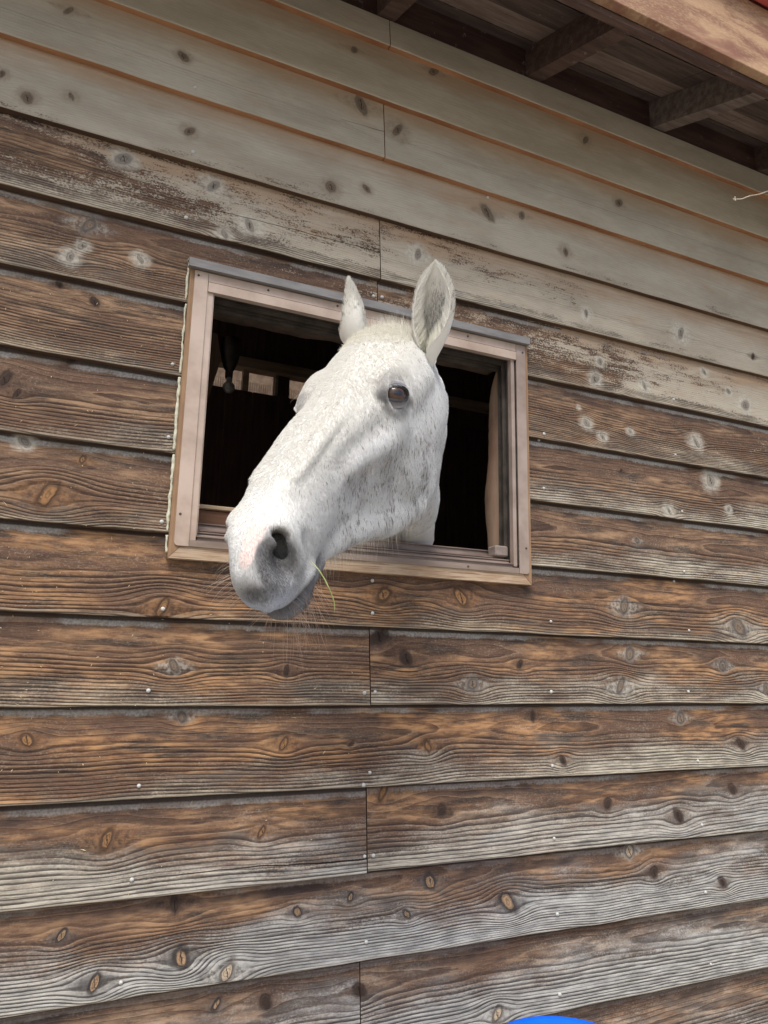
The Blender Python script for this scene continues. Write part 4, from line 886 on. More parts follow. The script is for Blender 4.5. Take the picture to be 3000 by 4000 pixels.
def paint(P, ear=None, inner=None, tear=None):
    """coat colour and fleck density at points of the head frame"""
    n = len(P)
    warm, cool = np.array([.760, .752, .712]), np.array([.760, .776, .784])
    w = sstep(.02, -.08, P[:, 2])[:, None]  # cooler light below the forehead is painted into the coat colour
    c = warm * (1 - w) + cool * w
    ds = vnoise(P * [34, 34, 34] + 5, 3); ds2 = vnoise(P * [70, 70, 70] + 9, 2)
    side = sstep(.06, .16, P[:, 0]) * sstep(.50, .36, P[:, 0]) * sstep(.0, -.05, P[:, 2])
    dap = side * sstep(.48, .72, ds) * .40
    c = c * (1 - dap[:, None]) + np.array([.46, .455, .465]) * dap[:, None]
    # greyer hollow over the facial crest, below the eye and along the lower cheek
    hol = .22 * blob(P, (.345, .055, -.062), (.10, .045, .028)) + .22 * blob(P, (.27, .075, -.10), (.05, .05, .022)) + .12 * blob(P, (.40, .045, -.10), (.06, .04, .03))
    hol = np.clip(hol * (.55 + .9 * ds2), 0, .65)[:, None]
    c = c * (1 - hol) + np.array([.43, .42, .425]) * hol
    fl = .06 + .58 * side * sstep(.32, .66, ds) + .25 * sstep(-.05, -.14, P[:, 2]) * sstep(.05, .12, P[:, 0]) * sstep(.45, .3, P[:, 0])
    fl = fl + .10 * sstep(.16, .05, P[:, 0])
    # muzzle
    mz = 2.2 * blob(P, (.548, .035, -.058), (.022, .030, .022)) + 1.1 * blob(P, (.560, .030, -.066), (.020, .022, .018)) + .75 * blob(P, (.590, .020, -.082), (.022, .022, .016)) + .50 * blob(P, (.575, .025, -.095), (.040, .045, .022)) + .30 * blob(P, (.550, .040, -.105), (.06, .03, .03)) \
        + .5 * blob(P, (.545, -.036, -.066), (.03, .03, .03)) + .25 * blob(P, (.49, .046, -.09), (.05, .03, .04))
    mz = np.clip(mz * (.75 + .5 * ds2), 0, .93)[:, None]
    c = c * (1 - mz) + np.array([.120, .120, .126]) * mz
    low = sstep(-.111, -.122, P[:, 2] + .10 * np.clip(P[:, 0] - .50, -.1, 0.02))[:, None] * sstep(.445, .475, P[:, 0])[:, None] * .88
    c = c * (1 - low) + np.array([.125, .125, .14]) * low
    rim = (1.3 * blob(P, (.590, .01, -.108), (.04, .05, .015)))[:, None].clip(0, .8)  # bluish light reflected onto the lip, painted into the coat
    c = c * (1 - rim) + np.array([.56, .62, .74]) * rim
    pk = 1.6 * blob(P, (.546, .016, -.030), (.020, .012, .016)) + 1.7 * blob(P, (.572, .013, -.043), (.013, .010, .014)) + .5 * blob(P, (.52, .010, -.02), (.03, .012, .014))
    pk = sstep(.55, .95, pk + (ds2 - .5) * .9)[:, None] * .8
    c = c * (1 - pk) + np.array([.82, .70, .66]) * pk
    nh = np.clip(2.2 * blob(P, (.521, .024, -.060), (.020, .014, .0185)), 0, 1)[:, None]
    nd = sstep(-.022, .010, (P - np.array([.524, .026, -.058])) @ UUl)[:, None]
    c = c * (1 - nh) + (np.array([.022, .018, .018]) * nd + np.array([.115, .110, .112]) * (1 - nd)) * nh  # shade of the nostril cavity painted in, darkest towards its top
    # corner of the mouth, eye surround
    for s in (0, 1):
        d = np.linalg.norm(P - EYE_C[s], axis=1)
        e = np.maximum(sstep(.042, .0265, d) * .42, sstep(.0275, .0225, d) * .62)[:, None] * (.97 if s == 0 else .25)
        if s == 0:
            w_ = P - (EYE_C[0] + RRl * .002 - UUl * .001); du = w_ @ unit_(RRl + .10 * UUl); dv = w_ @ UUl
            e = np.maximum(e, (sstep(1.15, .70, np.hypot(du / .032, dv / .0150)) * .82 * (d < .045))[:, None])
        e = e * (.75 + .35 * ds2[:, None])
        c = c * (1 - e) + np.array([.12, .12, .13]) * e
        up = (P - EYE_C[s]) @ UUl
        e2 = (sstep(.056, .030, d) * sstep(-.01, .02, up) * .5 * sstep(.35, .6, ds2))[:, None]
        c = c * (1 - e2) + np.array([.42, .41, .40]) * e2
        fl = fl * sstep(.028, .045, d)
    fl = fl * sstep(.52, .47, P[:, 0])
    if ear is not None:
        m = ear > 0
        out_c = np.array([.84, .83, .79])
        c[m] = out_c
        deep = inner
        c[m] = c[m] * (1 - .85 * deep[m, None]) + np.array([.20, .19, .185]) * .85 * deep[m, None]
        tip = sstep(.9, 1., tear) * .0
        fl[m] = .10 * (1 - deep[m])
    return np.clip(c, 0, 1), np.clip(fl, 0, 1)

# join head and ears (one body); earflag marks ear vertices
VL = [HP]; QL = [HQ]; EF = [np.zeros(len(HP))]; IN = [np.zeros(len(HP))]; TE = [np.zeros(len(HP))]; off = len(HP)
EARGRID = []
for k, (a, b, bend, op, w, kw) in enumerate(EAR_PARAMS):
    V, q, inn, tv = ear_mesh(a, b, bend, op, w, **kw)
    nf = 34; nt = 46; ed = np.abs(np.tile(np.linspace(-1, 1, nf), nt * 2))
    wv = (vnoise(V * 160, 2) - .5) * .3
    deep = (1 - inn) * sstep(.46, .08, ed + wv) * sstep(.96, .74, tv) * sstep(.0, .2, tv)
    VL.append(V); QL.append(q + off); EF.append(np.ones(len(V)) * (k + 1)); IN.append(deep); TE.append(tv); off += len(V)
    EARGRID.append((V, inn, tv, ed, deep))
# coarse body inside the dark stable, same surface object
def body_field():
    h = .030
    xs = np.arange(.45, 2.45, h); ys = np.arange(.10, 2.05, h); zs = np.arange(-.04, 2.1, h)
    X, Y, Z = np.meshgrid(xs, ys, zs, indexing='ij'); P = np.stack([X, Y, Z], -1); F = np.full(X.shape, 1.)
    def cap(a, b, ra, rb, k=.06):
        nonlocal F
        a = np.array(a); b = np.array(b); v = b - a; t = np.clip(((P - a) @ v) / (v @ v), 0, 1)
        F = _smin(F, np.linalg.norm(P - (a + t[..., None] * v), axis=-1) - (ra + (rb - ra) * t), k)
    cap((.800, .20, 1.735), (.88, .42, 1.60), .075, .115); cap((.88, .42, 1.60), (1.0, .66, 1.38), .12, .21)
    cap((1.02, .68, 1.22), (1.60, 1.30, 1.22), .255, .29); cap((1.60, 1.30, 1.24), (1.82, 1.55, 1.28), .29, .25)
    for sx, (bx, by) in ((1, (1.02, .62)), (-1, (.88, .84)), (1, (1.95, 1.52)), (-1, (1.75, 1.72))):
        rear = bx > 1.5
        cap((bx, by, 1.05), (bx + .02, by + .02, .55), .13 if rear else .10, .058, .05); cap((bx + .02, by + .02, .55), (bx - .01, by - .01, .16), .046, .034, .02); cap((bx - .01, by - .01, .14), (bx - .03, by - .03, .055), .04, .055, .02)
    cap((1.93, 1.68, 1.30), (2.02, 1.80, .70), .05, .03, .03)
    return F, (xs[0], ys[0], zs[0]), h
bf, bo, bh = body_field(); bf[:, :, :2] = np.maximum(bf[:, :, :2], .01)
BV, BQ = surface_nets(bf, bo, bh); BV = smooth_mesh(BV, BQ, 3, .5)
VL.append(to_l(BV)); QL.append(BQ + off); EF.append(np.zeros(len(BV))); IN.append(np.zeros(len(BV))); TE.append(np.zeros(len(BV)))
V_ = np.concatenate(VL); Q_ = np.concatenate(QL); ef = np.concatenate(EF); inn_ = np.concatenate(IN); te_ = np.concatenate(TE)
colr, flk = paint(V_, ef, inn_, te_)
def make_skin():
    n = NT('grey_horse_coat', .75, .2)
    c = n.attr('skin').outputs['Color']; P = n.obj()
    a = n.noise(P, 900, 3, .7); f = n.noise(n.vec('MULTIPLY', P, (1, 1, .3)), 420, 3, .7)
    c = n.mix(n.mul(n.step(a, .35, .7), .16), c, n.mix(.5, c, (.25, .24, .24)))
    n.color(c); n.bump(f, .0006, .7)
    return n.m
M_SKIN = make_skin()
hw = to_w(V_)
horse = tag(empty('horse', (1.3, 1.0, 0)), 'flea-bitten grey horse leaning its white head out of the stable window', 'horse')
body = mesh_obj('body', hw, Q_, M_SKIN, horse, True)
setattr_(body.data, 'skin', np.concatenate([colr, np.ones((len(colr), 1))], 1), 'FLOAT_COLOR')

# eyes: ball, lids
def make_eye():
    n = NT('horse_eye', .10, .5); n.b.inputs['Coat Weight'].default_value = .5; n.b.inputs['Coat Roughness'].default_value = .05
    c = n.attr('iris').outputs['Color']; n.color(c); return n.m
M_EYE = make_eye()
M_LID = simple('grey_eyelid_skin', (.030, .030, .034), (.085, .085, .092), 160, rough=.6, spec=.35, bump=.0004)
M_WHITE_H = None
def eye_frame(s):
    c = EYE_C[s]; out = np.array([.15, .96 if s == 0 else -.96, .20]); 
    look = out / np.linalg.norm(out) * .55 - FFl * (.62 if s == 0 else 0); look /= np.linalg.norm(look); c = c - look * (.0026 if s == 0 else .0050)
    u = RRl - look * (RRl @ look); u /= np.linalg.norm(u); v = np.cross(u, look); v = v if v @ UUl > 0 else -v
    return c, look, u, v
for s in (0, 1):
    c, look, u, v = eye_frame(s); R = .0208
    nt, npz = 56, 72; th = np.linspace(0, math.pi * .72, nt)[:, None]; ph = np.linspace(0, 2 * math.pi, npz, endpoint=False)[None]
    lx, ly, lz = np.sin(th) * np.cos(ph), np.sin(th) * np.sin(ph), np.cos(th) * np.ones_like(ph)
    bulge = 1 + .05 * np.exp(-(th / .5)**2)
    P = c + R * bulge[..., None] * (lx[..., None] * u + ly[..., None] * v + lz[..., None] * look)
    idx = np.arange(nt * npz).reshape(nt, npz); nx_ = np.roll(idx, -1, 1)
    q = np.stack([idx[:-1], idx[1:], nx_[1:], nx_[:-1]], -1).reshape(-1, 4)
    # colours: horizontally oval pupil, brown iris
    A = np.sin(th) * np.cos(ph); B = np.sin(th) * np.sin(ph)
    rp = np.hypot(A / .36, (B - .02) / .21); ri = np.hypot(A / .78, B / .70)
    ic = np.zeros(A.shape + (3,)); nz_ = vnoise(np.stack([np.cos(ph) * 6 * np.ones_like(th), np.sin(ph) * 6 * np.ones_like(th), th * 3 * np.ones_like(ph)], -1), 3)[..., None]
    ic[:] = (np.array([.075, .034, .018]) * (.55 + .9 * nz_))
    ic = ic * (1 - .35 * sstep(.2, .9, ri)[..., None]); k = sstep(1.15, .85, rp)[..., None]; ic = ic * (1 - k) + np.array([.014, .014, .022]) * k
    k = sstep(.88, 1.02, ri)[..., None]; ic = ic * (1 - k) + np.array([.020, .013, .012]) * k
    e = mesh_obj('eye', to_w(P.reshape(-1, 3)), q, M_EYE, horse, True)
    setattr_(e.data, 'iris', np.concatenate([ic.reshape(-1, 3), np.ones((nt * npz, 1))], 1), 'FLOAT_COLOR')
    # lids as one soft almond shaped opening
    def lid(up):
        nr, na = 26, 60; a = np.linspace(0, math.pi, na) if up else np.linspace(-math.pi, 0, na)
        ca, sa = np.cos(a), np.sin(a)
        hw_, hh = math.radians(60), math.radians(24 if up else 22) * (1 if s == 0 else .5)
        bx = hw_ * ca; by = hh * np.sign(sa) * np.abs(sa)**.82 + .04 * ca
        pts = []
        for i in range(nr):
            t = i / (nr - 1)
            gx = bx * (1 + t * .42); gy = by + np.sin(a) * t * math.radians(66) * 1.0
            ang = np.hypot(gx, gy); dx, dy = gx / (ang + 1e-9), gy / (ang + 1e-9)
            ang = np.minimum(ang, 1.95)
            thick = .0004 + (.0036 if up else .0027) * sstep(0, .13, t) 
            fold = (.0011 if up else .0008) * math.sin(t * 15) * (1 - t) * sstep(.1, .25, t)
            r = R * 1.0 + thick + fold + .0008 * (1 if up else 0) * sstep(.0, .3, t) - .006 * sstep(.55, 1, t)
            pts.append(c + r * ((np.sin(ang) * dx)[:, None] * u + (np.sin(ang) * dy)[:, None] * v + np.cos(ang)[:, None] * look))
        P = np.array(pts); idx = np.arange(nr * na).reshape(nr, na)
        q = np.stack([idx[:-1, :-1], idx[:-1, 1:], idx[1:, 1:], idx[1:, :-1]], -1).reshape(-1, 4)
        return P, q
    for up in (1, 0):
        P, q = lid(up); ob = mesh_obj('eyelid', to_w(P.reshape(-1, 3)), q, M_SKIN, horse, True)
        tt_ = (np.linspace(0, 1, P.shape[0])[:, None] * np.ones((1, P.shape[1]))).ravel(); nzz = vnoise(P.reshape(-1, 3) * 260, 2)
        k1 = sstep(.10 if up else .12, .24, tt_ + (nzz - .5) * .12)[:, None]; k2 = sstep(.30, .60, tt_ + (nzz - .5) * .15)[:, None]
        lc = np.array([.035, .034, .038]) * (1 - k1) + (np.array([.17, .17, .185]) if up else np.array([.20, .20, .215])) * k1
        if s == 1: lc = np.array([.30, .30, .31]) * (1 - k1) + np.array([.60, .60, .60]) * k1
        lc = lc * (1 - k2) + np.array([.42, .42, .43]) * k2
        setattr_(ob.data, 'skin', np.concatenate([lc, np.ones((len(lc), 1))], 1), 'FLOAT_COLOR')
        if up: UPPER = P if s == 0 else UPPER

# ---- hair
def make_hair(name, rough=.95):
    n = NT(name, rough, .04); n.color(n.attr('hcol').outputs['Color'])
    tr = n.n.new('ShaderNodeBsdfTranslucent'); n.t.links.new(n.attr('hcol').outputs['Color'], tr.inputs[0])
    mx = n.n.new('ShaderNodeMixShader'); mx.inputs[0].default_value = .22
    out = n.n['Material Output']; n.t.links.new(n.b.outputs[0], mx.inputs[1]); n.t.links.new(tr.outputs[0], mx.inputs[2]); n.t.links.new(mx.outputs[0], out.inputs[0])
    return n.m
M_HAIR = make_hair('coat_hair')
def curves(name, pts, rad, col, parent=None, mat=None, label=None):
    """pts (n,k,3) world points, rad (n,) root radius, col (n,3)"""
    n, k, _ = pts.shape
    cu = bpy.data.hair_curves.new(name); cu.add_curves([k] * n)
    cu.points.foreach_set('position', np.ascontiguousarray(pts, np.float32).ravel())
    a = cu.attributes.get('radius') or cu.attributes.new('radius', 'FLOAT', 'POINT')
    rr_ = rad[:, None] * np.linspace(1, .15, k)[None]
    a.data.foreach_set('value', np.ascontiguousarray(rr_, np.float32).ravel())
    c = cu.attributes.new('hcol', 'FLOAT_COLOR', 'POINT')
    cc = np.concatenate([col, np.ones((n, 1))], 1)[:, None].repeat(k, 1)
    c.data.foreach_set('color', np.ascontiguousarray(cc, np.float32).ravel())
    cu.materials.append(mat or M_HAIR)
    o = bpy.data.objects.new(name, cu)
    if parent is not None: o.parent = parent; o.matrix_parent_inverse = Matrix.Translation(-Vector(parent.location))
    COL.objects.link(o); return o
def unit(a): return a / (np.linalg.norm(a, axis=-1, keepdims=True) + 1e-12)

# head coat
NV = normals(HP, HQ)
tri = np.concatenate([HQ[:, [0, 1, 2]], HQ[:, [0, 2, 3]]])
A_ = np.linalg.norm(np.cross(HP[tri[:, 1]] - HP[tri[:, 0]], HP[tri[:, 2]] - HP[tri[:, 0]]), axis=1) / 2
tc = HP[tri].mean(1); tn = unit(NV[tri].sum(1))
tow = tn @ FFl
wgt = A_ * np.where(tow < .35, 1., .12) * np.where(tc[:, 2] > -.5, 1., .0)
NH = 250000
ti = RNG.choice(len(tri), NH, p=wgt / wgt.sum()); b1 = RNG.random(NH); b2 = RNG.random(NH); fl_ = b1 + b2 > 1; b1[fl_] = 1 - b1[fl_]; b2[fl_] = 1 - b2[fl_]
T3 = HP[tri[ti]]; Rt = T3[:, 0] + b1[:, None] * (T3[:, 1] - T3[:, 0]) + b2[:, None] * (T3[:, 2] - T3[:, 0]); Nn = tn[ti]
ok = np.ones(NH, bool)
for s in (0, 1): ok &= np.linalg.norm(Rt - EYE_C[s], axis=1) > .0236
ok &= ~(blob(Rt, (.521, .024, -.060), (.019, .0135, .018)) > .5)
Rt, Nn = Rt[ok], Nn[ok]; n = len(Rt)
def flow(P):
    s = np.where(P[:, 1] >= 0, 1, -1)
    d = np.stack([.62 + 0 * s, .22 * s, -.74 + 0 * s], 1)
    top = sstep(-.05, .0, P[:, 2])[:, None]
    d = d * (1 - top) + np.stack([.85 + 0 * s, .45 * s * sstep(0, .02, np.abs(P[:, 1])), -.25 + 0 * s], 1) * top
    lowm = sstep(.50, .57, P[:, 0])[:, None]                              # on the lips hair points down and out
    d = d * (1 - lowm) + (-UUl + .2 * RRl * s[:, None]) * lowm
    w = np.stack([vnoise(P * 22 + k * 9.1, 2) - .5 for k in range(3)], 1)
    return unit(d + w * .45)
D = flow(Rt) + (RNG.random((n, 3)) - .5) * .36
D = unit(D - Nn * (D * Nn).sum(1, keepdims=True))
L = .0062 + .0028 * RNG.random(n)
L = L * (1 - .5 * sstep(.40, .56, Rt[:, 0])) * (1 - .4 * sstep(-.11, -.125, Rt[:, 2]) * sstep(.44, .48, Rt[:, 0])) * np.where(Rt[:, 2] < -.27, 1.35, 1.)
chin = sstep(-.17, -.21, Rt[:, 2]) * sstep(.30, .2, np.abs(Rt[:, 0] - .25)); L = L * (1 + .8 * chin)
col, fd = paint(Rt)
ax1 = unit(np.array([.56, .2, -.80])); ax2 = unit(np.cross(ax1, [0, 1., 0])); ax3 = np.cross(ax1, ax2)
# flecks: short streaks along the lie of the hair
ax1 = unit(np.array([.56, .2, -.80])); ax2 = unit(np.cross(ax1, [0, 1., 0])); ax3 = np.cross(ax1, ax2)
q = np.stack([Rt @ ax1 / .0046, Rt @ ax2 / .0016, Rt @ ax3 / .0016], 1)
fn = vnoise(q, 1)
thr = .93 - .33 * fd
is_f = (fn > thr)
jit = (.88 + .16 * RNG.random(n)**.8)[:, None] * (.965 + .05 * vnoise(np.stack([Rt @ ax1 / .009, Rt @ ax2 / .003, Rt @ ax3 / .003], 1), 2))[:, None]
col = col * jit * (1.02)
fc = np.array([.26, .245, .235]) * (.7 + .8 * RNG.random(n))[:, None]
sel = is_f & (fd > .02)
col[sel] = fc[sel]
rnd = RNG.random(n) < .03 * (fd > .15); col[rnd] = [.22, .20, .19]
# tufting so that the coat shows locks
cl = np.stack([vnoise(q * .55 + k * 7.7, 1) - .5 for k in range(3)], 1) * .45
ts = np.array([0, .38, .72, 1.])
lift = np.array([.02, .17, .23, .20])
pts = Rt[:, None] - Nn[:, None] * .0004 + L[:, None, None] * (ts[None, :, None] * (D[:, None] + cl[:, None] * ts[None, :, None] * .35) + lift[None, :, None] * Nn[:, None])
coat = curves('coat', to_w(pts), np.full(n, .00024), np.clip(col, 0, 1), horse)
coat['kind'] = 'stuff'

# ear fur
eP, eN, eD, eL, eC = [], [], [], [], []
for k, (V, inn, tv, ed, deep) in enumerate(EARGRID):
    a, b = np.array(EAR_PARAMS[k][0]), np.array(EAR_PARAMS[k][1]); ax = unit(b - a)
    m = 30000 if k == 0 else 16000
    nt, nf = 46, 34; sel = RNG.integers(0, 2, m); ii = RNG.random(m)**.9 * (nt - 1.01); jj = RNG.random(m) * (nf - 1.01)
    G = V.reshape(2, nt, nf, 3); i0, j0 = ii.astype(int), jj.astype(int); fi, fj = (ii - i0)[:, None], (jj - j0)[:, None]
    P = G[sel, i0, j0] * (1-fi) * (1-fj) + G[sel, i0+1, j0] * fi * (1-fj) + G[sel, i0, j0+1] * (1-fi) * fj + G[sel, i0+1, j0+1] * fi * fj
    N = unit(np.cross(G[sel, i0+1, j0] - G[sel, i0, j0], G[sel, i0, j0+1] - G[sel, i0, j0]))
    cen = a + np.outer(ii / (nt - 1), b - a); outw = unit(P - cen - 0)
    N = N * np.sign((N * outw).sum(1))[:, None]; N = np.where(sel[:, None] == 0, -N, N)      # side 0 is the inside
    e = np.abs(jj / (nf - 1) * 2 - 1); t = ii / (nt - 1)
    dp = np.where(sel == 0, sstep(.46, .08, e + (vnoise(P * 160, 2) - .5) * .3) * sstep(.96, .74, t), 0)
    inner = sel == 0
    across = G[0, i0, np.where(jj < nf / 2, nf // 2, nf // 2 - 1)] - P
    dirv = ax * .9 + np.where(inner[:, None], unit(across) * .30 * sstep(.3, .9, e)[:, None], 0) + (RNG.random((m, 3)) - .5) * .35
    ln = np.where(inner, .010 + .014 * sstep(.35, .95, e) + .005 * RNG.random(m), .0075 + .004 * RNG.random(m)) * sstep(1.10, .8, t)
    c = np.array([.86, .85, .80]) * (.88 + .18 * RNG.random(m))[:, None]
    yl = sstep(.5, .1, t) * inner * .5; c = c * (1 - yl[:, None]) + np.array([.74, .73, .58]) * yl[:, None]
    dk = (RNG.random(m) < dp * .62)
    c[dk] = np.array([.30, .285, .27]) * (.6 + .9 * RNG.random(dk.sum()))[:, None]
    fk = (vnoise(P / .0028, 1) > .80) & ~inner; c[fk] = [.24, .22, .21]
    keep = t > .02
    eP.append(P[keep]); eN.append(N[keep]); eD.append(unit(dirv)[keep]); eL.append(ln[keep]); eC.append(c[keep])
eP, eN, eD, eL, eC = (np.concatenate(x) for x in (eP, eN, eD, eL, eC))
pts = eP[:, None] + eL[:, None, None] * (ts[None, :, None] * eD[:, None] + (lift * 1.1)[None, :, None] * eN[:, None])
ef_ = curves('ear_fur', to_w(pts), np.full(len(eP), .00026), np.clip(eC, 0, 1), horse); ef_['kind'] = 'stuff'

# forelock and poll: soft cream hair between the ears, some of it standing up
pc = HP[(NV @ np.array([-.35, 0, .94]) > .3) & (HP[:, 0] > -.045) & (HP[:, 0] < .075) & (np.abs(HP[:, 1]) < .056) & (HP[:, 2] > -.04)]
m = 9000; r0 = pc[RNG.integers(0, len(pc), m)] + (RNG.random((m, 3)) - .5) * .003; fade = (1 - .72 * sstep(.005, .06, r0[:, 0] + .02 * (RNG.random(m) - .5)))
t_ = RNG.random(m)
lie = unit(RRl * -.65 + UUl * .30 - FFl * .35 + (RNG.random((m, 3)) - .5) * .9)
up_ = unit(UUl + RRl * -.10 + (RNG.random((m, 3)) - .5) * .55)
isup = RNG.random(m) < .22
d0 = np.where(isup[:, None], up_, lie); ln = np.where(isup, .010 + .022 * RNG.random(m)**2, .012 + .014 * RNG.random(m)) * fade
tt = np.linspace(0, 1, 6)
pts = r0[:, None] + ln[:, None, None] * (tt[None, :, None] * d0[:, None] + (tt**2)[None, :, None] * np.where(isup[:, None], 0, 1)[:, None] * (-.35 * UUl)[None, None] + (tt * (1 - tt))[None, :, None] * (UUl * .15)[None, None])
cc = np.array([.84, .825, .74]) * (.84 + .28 * RNG.random(m))[:, None]; dk = RNG.random(m) < .04; cc[dk] = [.45, .42, .36]
fo = curves('forelock', to_w(pts), np.full(m, .00022), np.clip(cc, 0, 1), horse); fo['kind'] = 'stuff'

# whiskers: chin, lips, far side of the muzzle, beard under the jaw, above the eye
def strands(root, d0, d1, ln, rad, col, k=9, bend=1.):
    t = np.linspace(0, 1, k)
    return root[:, None] + ln[:, None, None] * (t[None, :, None] * d0[:, None] + (t**2)[None, :, None] * d1[:, None] * bend)
def pick(mask, m):
    c = np.nonzero(mask)[0]; j = c[RNG.integers(0, len(c), m)]; return HP[j], NV[j]
sets = []
def addset(mask, m, dirf, lmin, lmax, rad, colr, curl=.35):
    r, nn = pick(mask, m); d0 = unit(dirf(r, nn) + (RNG.random((m, 3)) - .5) * .45); d1 = (-UUl * .30 + (RNG.random((m, 3)) - .5) * curl)
    ln = lmin + (lmax - lmin) * RNG.random(m)**1.4
    sets.append((strands(r, d0, d1, ln, rad, colr), np.full(m, rad), np.array(colr) * (.75 + .5 * RNG.random(m))[:, None]))
uu_ = HP @ UUl; 
addset((HP[:, 0] > .47) & (HP[:, 2] < -.138), 85, lambda r, n_: -UUl + n_ * .5, .020, .062, .00020, (.46, .34, .28))
addset((HP[:, 0] > .50) & (HP[:, 2] < -.125) & (HP[:, 1] > 0), 40, lambda r, n_: RRl * .5 - UUl * .5 + n_ * .6, .015, .045, .00018, (.50, .40, .34))
addset((HP[:, 0] > .53) & (HP[:, 1] < -.01) & (HP[:, 2] < -.05), 34, lambda r, n_: -RRl * .9 - UUl * .35 + n_ * .3, .018, .042, .00018, (.60, .52, .44))
addset((HP[:, 0] > .50) & (HP[:, 1] > .02) & (HP[:, 2] < -.085) & (HP[:, 2] > -.12), 40, lambda r, n_: n_ + RRl * .5 - UUl * .4, .008, .026, .00014, (.30, .29, .30))
jm = (HP[:, 0] > .16) & (HP[:, 0] < .46) & (NV @ UUl < -.5) & (HP[:, 1] > -.01)
addset(jm, 520, lambda r, n_: -UUl + n_ * .35 + RRl * -.12, .010, .034, .00020, (.70, .66, .58), .2)
addset((np.linalg.norm(HP - EYE_C[1], axis=1) < .036) & (NV @ FFl < .5), 5, lambda r, n_: -RRl - UUl * .45, .020, .048, .00020, (.62, .60, .56), .5)
allp = np.concatenate([s[0] for s in sets]); allr = np.concatenate([s[1] for s in sets]); allc = np.concatenate([s[2] for s in sets])
wh = curves('whiskers', to_w(allp), allr, np.clip(allc, 0, 1), horse); wh['kind'] = 'stuff'
# lashes on the near upper lid
c, look, u, v = eye_frame(0); m = 46; j = RNG.integers(14, 46, m); r = UPPER[3, j]
d0 = unit(look * .8 - v * .35 + (r - c) * 12 + (RNG.random((m, 3)) - .5) * .25)
pts = strands(r, d0, -v * .25 * np.ones((m, 1)), .009 + .006 * RNG.random(m), 0, 0)
curves('eyelashes', to_w(pts), np.full(m, .00024), np.array([.55, .56, .58]) * np.ones((m, 1)), horse)['kind'] = 'stuff'
# ---------------------------------------------------------------- small things
# blade of grass hanging from the mouth
gb = Geo(); P0 = [(.2925, -.585, 1.622), (.2985, -.600, 1.610), (.3050, -.605, 1.598), (.3120, -.603, 1.587), (.3180, -.600, 1.577), (.3205, -.600, 1.569), (.3200, -.601, 1.560)]
gb.tube(P0, [.0005, .0007, .0009, .0009, .0008, .0006, .0003], 5)
tag(gb.build('grass_blade', simple('fresh_grass', (.22, .27, .07), (.42, .44, .20), 90, rough=.6, bump=0), None, True), 'thin yellow-green blade of grass hanging from the corner of the horse\'s mouth', 'grass blade')
# blue bucket turned upside down on a post, only the rim of its base in view
M_BLUE = simple('bright_blue_plastic', (.0, .105, .74), (.0, .135, .86), 9, rough=.42, spec=.4, bump=.0003)
BX, BY, BZ = .880, -.300, .8700
dr = tag(empty('bucket', (BX, BY, BZ - .25)), 'bright blue plastic bucket below the window, only its rounded top edge in view', 'bucket')
g = Geo(); g.lathe([(.150, -.25), (.153, -.246), (.153, -.232), (.147, -.230), (.134, -.012), (.130, -.003), (.122, .0), (.112, -.001), (.108, -.006), (.02, -.006)], (BX, BY, BZ), 48)
g.build('pail', M_BLUE, dr, True)
g = Geo(); g.tube([(BX + .156 * math.cos(a), BY - .02 - .05 * math.sin(a), BZ - .235 - .03 * math.sin(a)) for a in np.linspace(0, math.pi, 18)], .0028, 6); g.build('handle', M_NAIL, dr, True)
g = Geo(); g.box(BX - .09, BX + .09, BY - .09, BY + .09, 0, BZ - .2505, .006)
tag(g.build('wooden_post', M_CASEV), 'thick wooden post standing under the blue bucket', 'post')
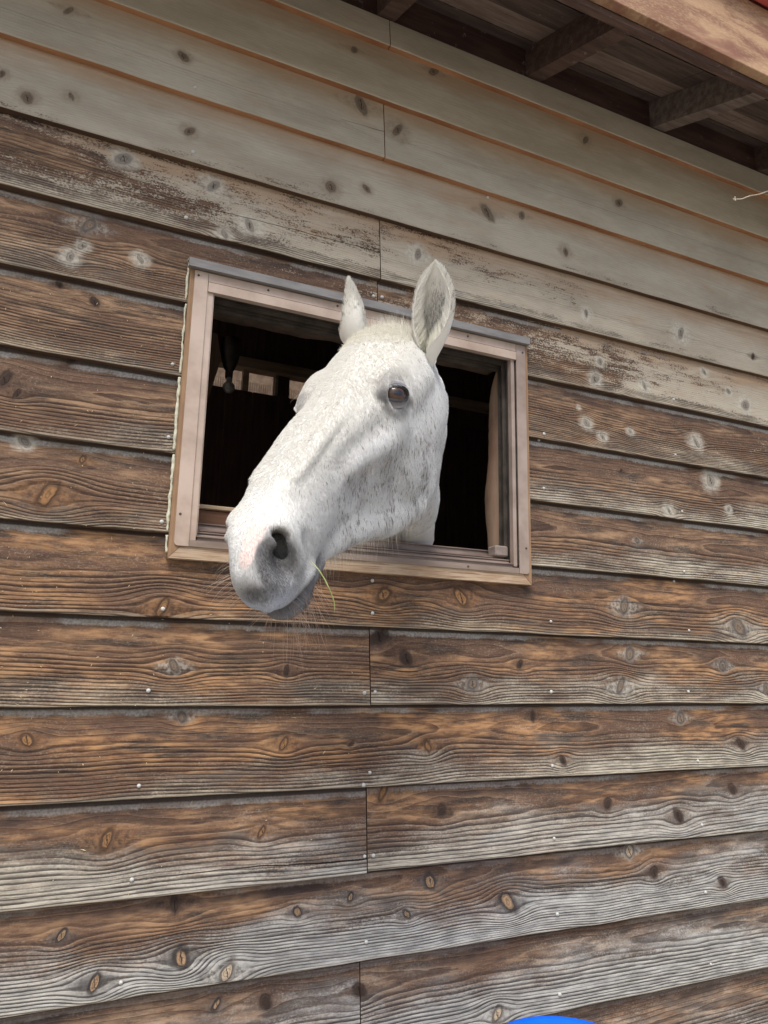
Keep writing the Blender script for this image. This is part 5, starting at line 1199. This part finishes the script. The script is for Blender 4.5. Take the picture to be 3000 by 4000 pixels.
# dry stalks poking in at the right
M_STALK = simple('dry_stalk', (.55, .47, .36), (.70, .62, .50), 60, rough=.7, bump=0)
st = tag(empty('dry_stalks', (1.72, -.24, 2.6)), 'pale dry plant stalk with a little knobbed end, poking in front of the upper planks', 'dry stalk')
for pts, r_, knob in (([(1.527, -.25, 2.702), (1.552, -.25, 2.710), (1.584, -.25, 2.729), (1.620, -.252, 2.744), (1.66, -.255, 2.766), (1.74, -.26, 2.80)], .0013, 1),
                      ([(1.648, -.25, 2.626), (1.665, -.25, 2.640), (1.70, -.25, 2.658), (1.76, -.25, 2.69)], .0009, 0),
                      ([(1.640, -.25, 2.560), (1.662, -.25, 2.575), (1.70, -.25, 2.59), (1.76, -.25, 2.64)], .0008, 0),
                      ([(1.76, -.25, 2.90), (1.745, -.258, 2.80), (1.75, -.255, 2.66), (1.765, -.25, 2.50)], .0016, 0)):
    g = Geo(); g.tube(pts, r_, 5)
    if knob:
        for a in range(9):
            d = Vector((math.cos(a * 2.4) * -.8 - .3, math.sin(a * 1.7) * .5, math.sin(a * 2.4))).normalized() * .007
            g.tube([pts[0], Vector(pts[0]) + d], [.0014, .0005], 4)
    g.build('stalk', M_STALK, st, True)
# chaff stuck to the rough boards left of the window
M_CHAFF = simple('straw_chaff', (.50, .38, .20), (.66, .55, .36), 80, rough=.8, bump=0)
g = Geo(); r = random.Random(8)
for i in range(150):
    x = r.uniform(-.16, .20) if i < 115 else r.uniform(-.1, .6); z = r.uniform(1.28, 2.20) if i < 115 else r.uniform(1.1, 1.65)
    row = math.ceil((Z_A - z) / E_ROW); y = .0165 * (z - (Z_A - E_ROW * row)) / E_ROW - .0006
    a = r.uniform(0, math.pi); l = r.uniform(.001, .0032) * (2.6 if r.random() < .08 else 1); w = r.uniform(.0005, .0012)
    dx, dz = math.cos(a) * l, math.sin(a) * l; ex, ez = -math.sin(a) * w, math.cos(a) * w
    v = [(x - dx, y, z - dz), (x + ex, y - .0004, z + ez), (x + dx, y, z + dz), (x - ex, y, z - ez), (x, y - .0012, z)]
    g.add(v, [(0, 3, 4), (3, 2, 4), (2, 1, 4), (1, 0, 4)])
tag(g.build('straw_chaff', M_CHAFF), 'tiny straw flecks stuck to the rough planks left of the window', None, None, 'stuff')
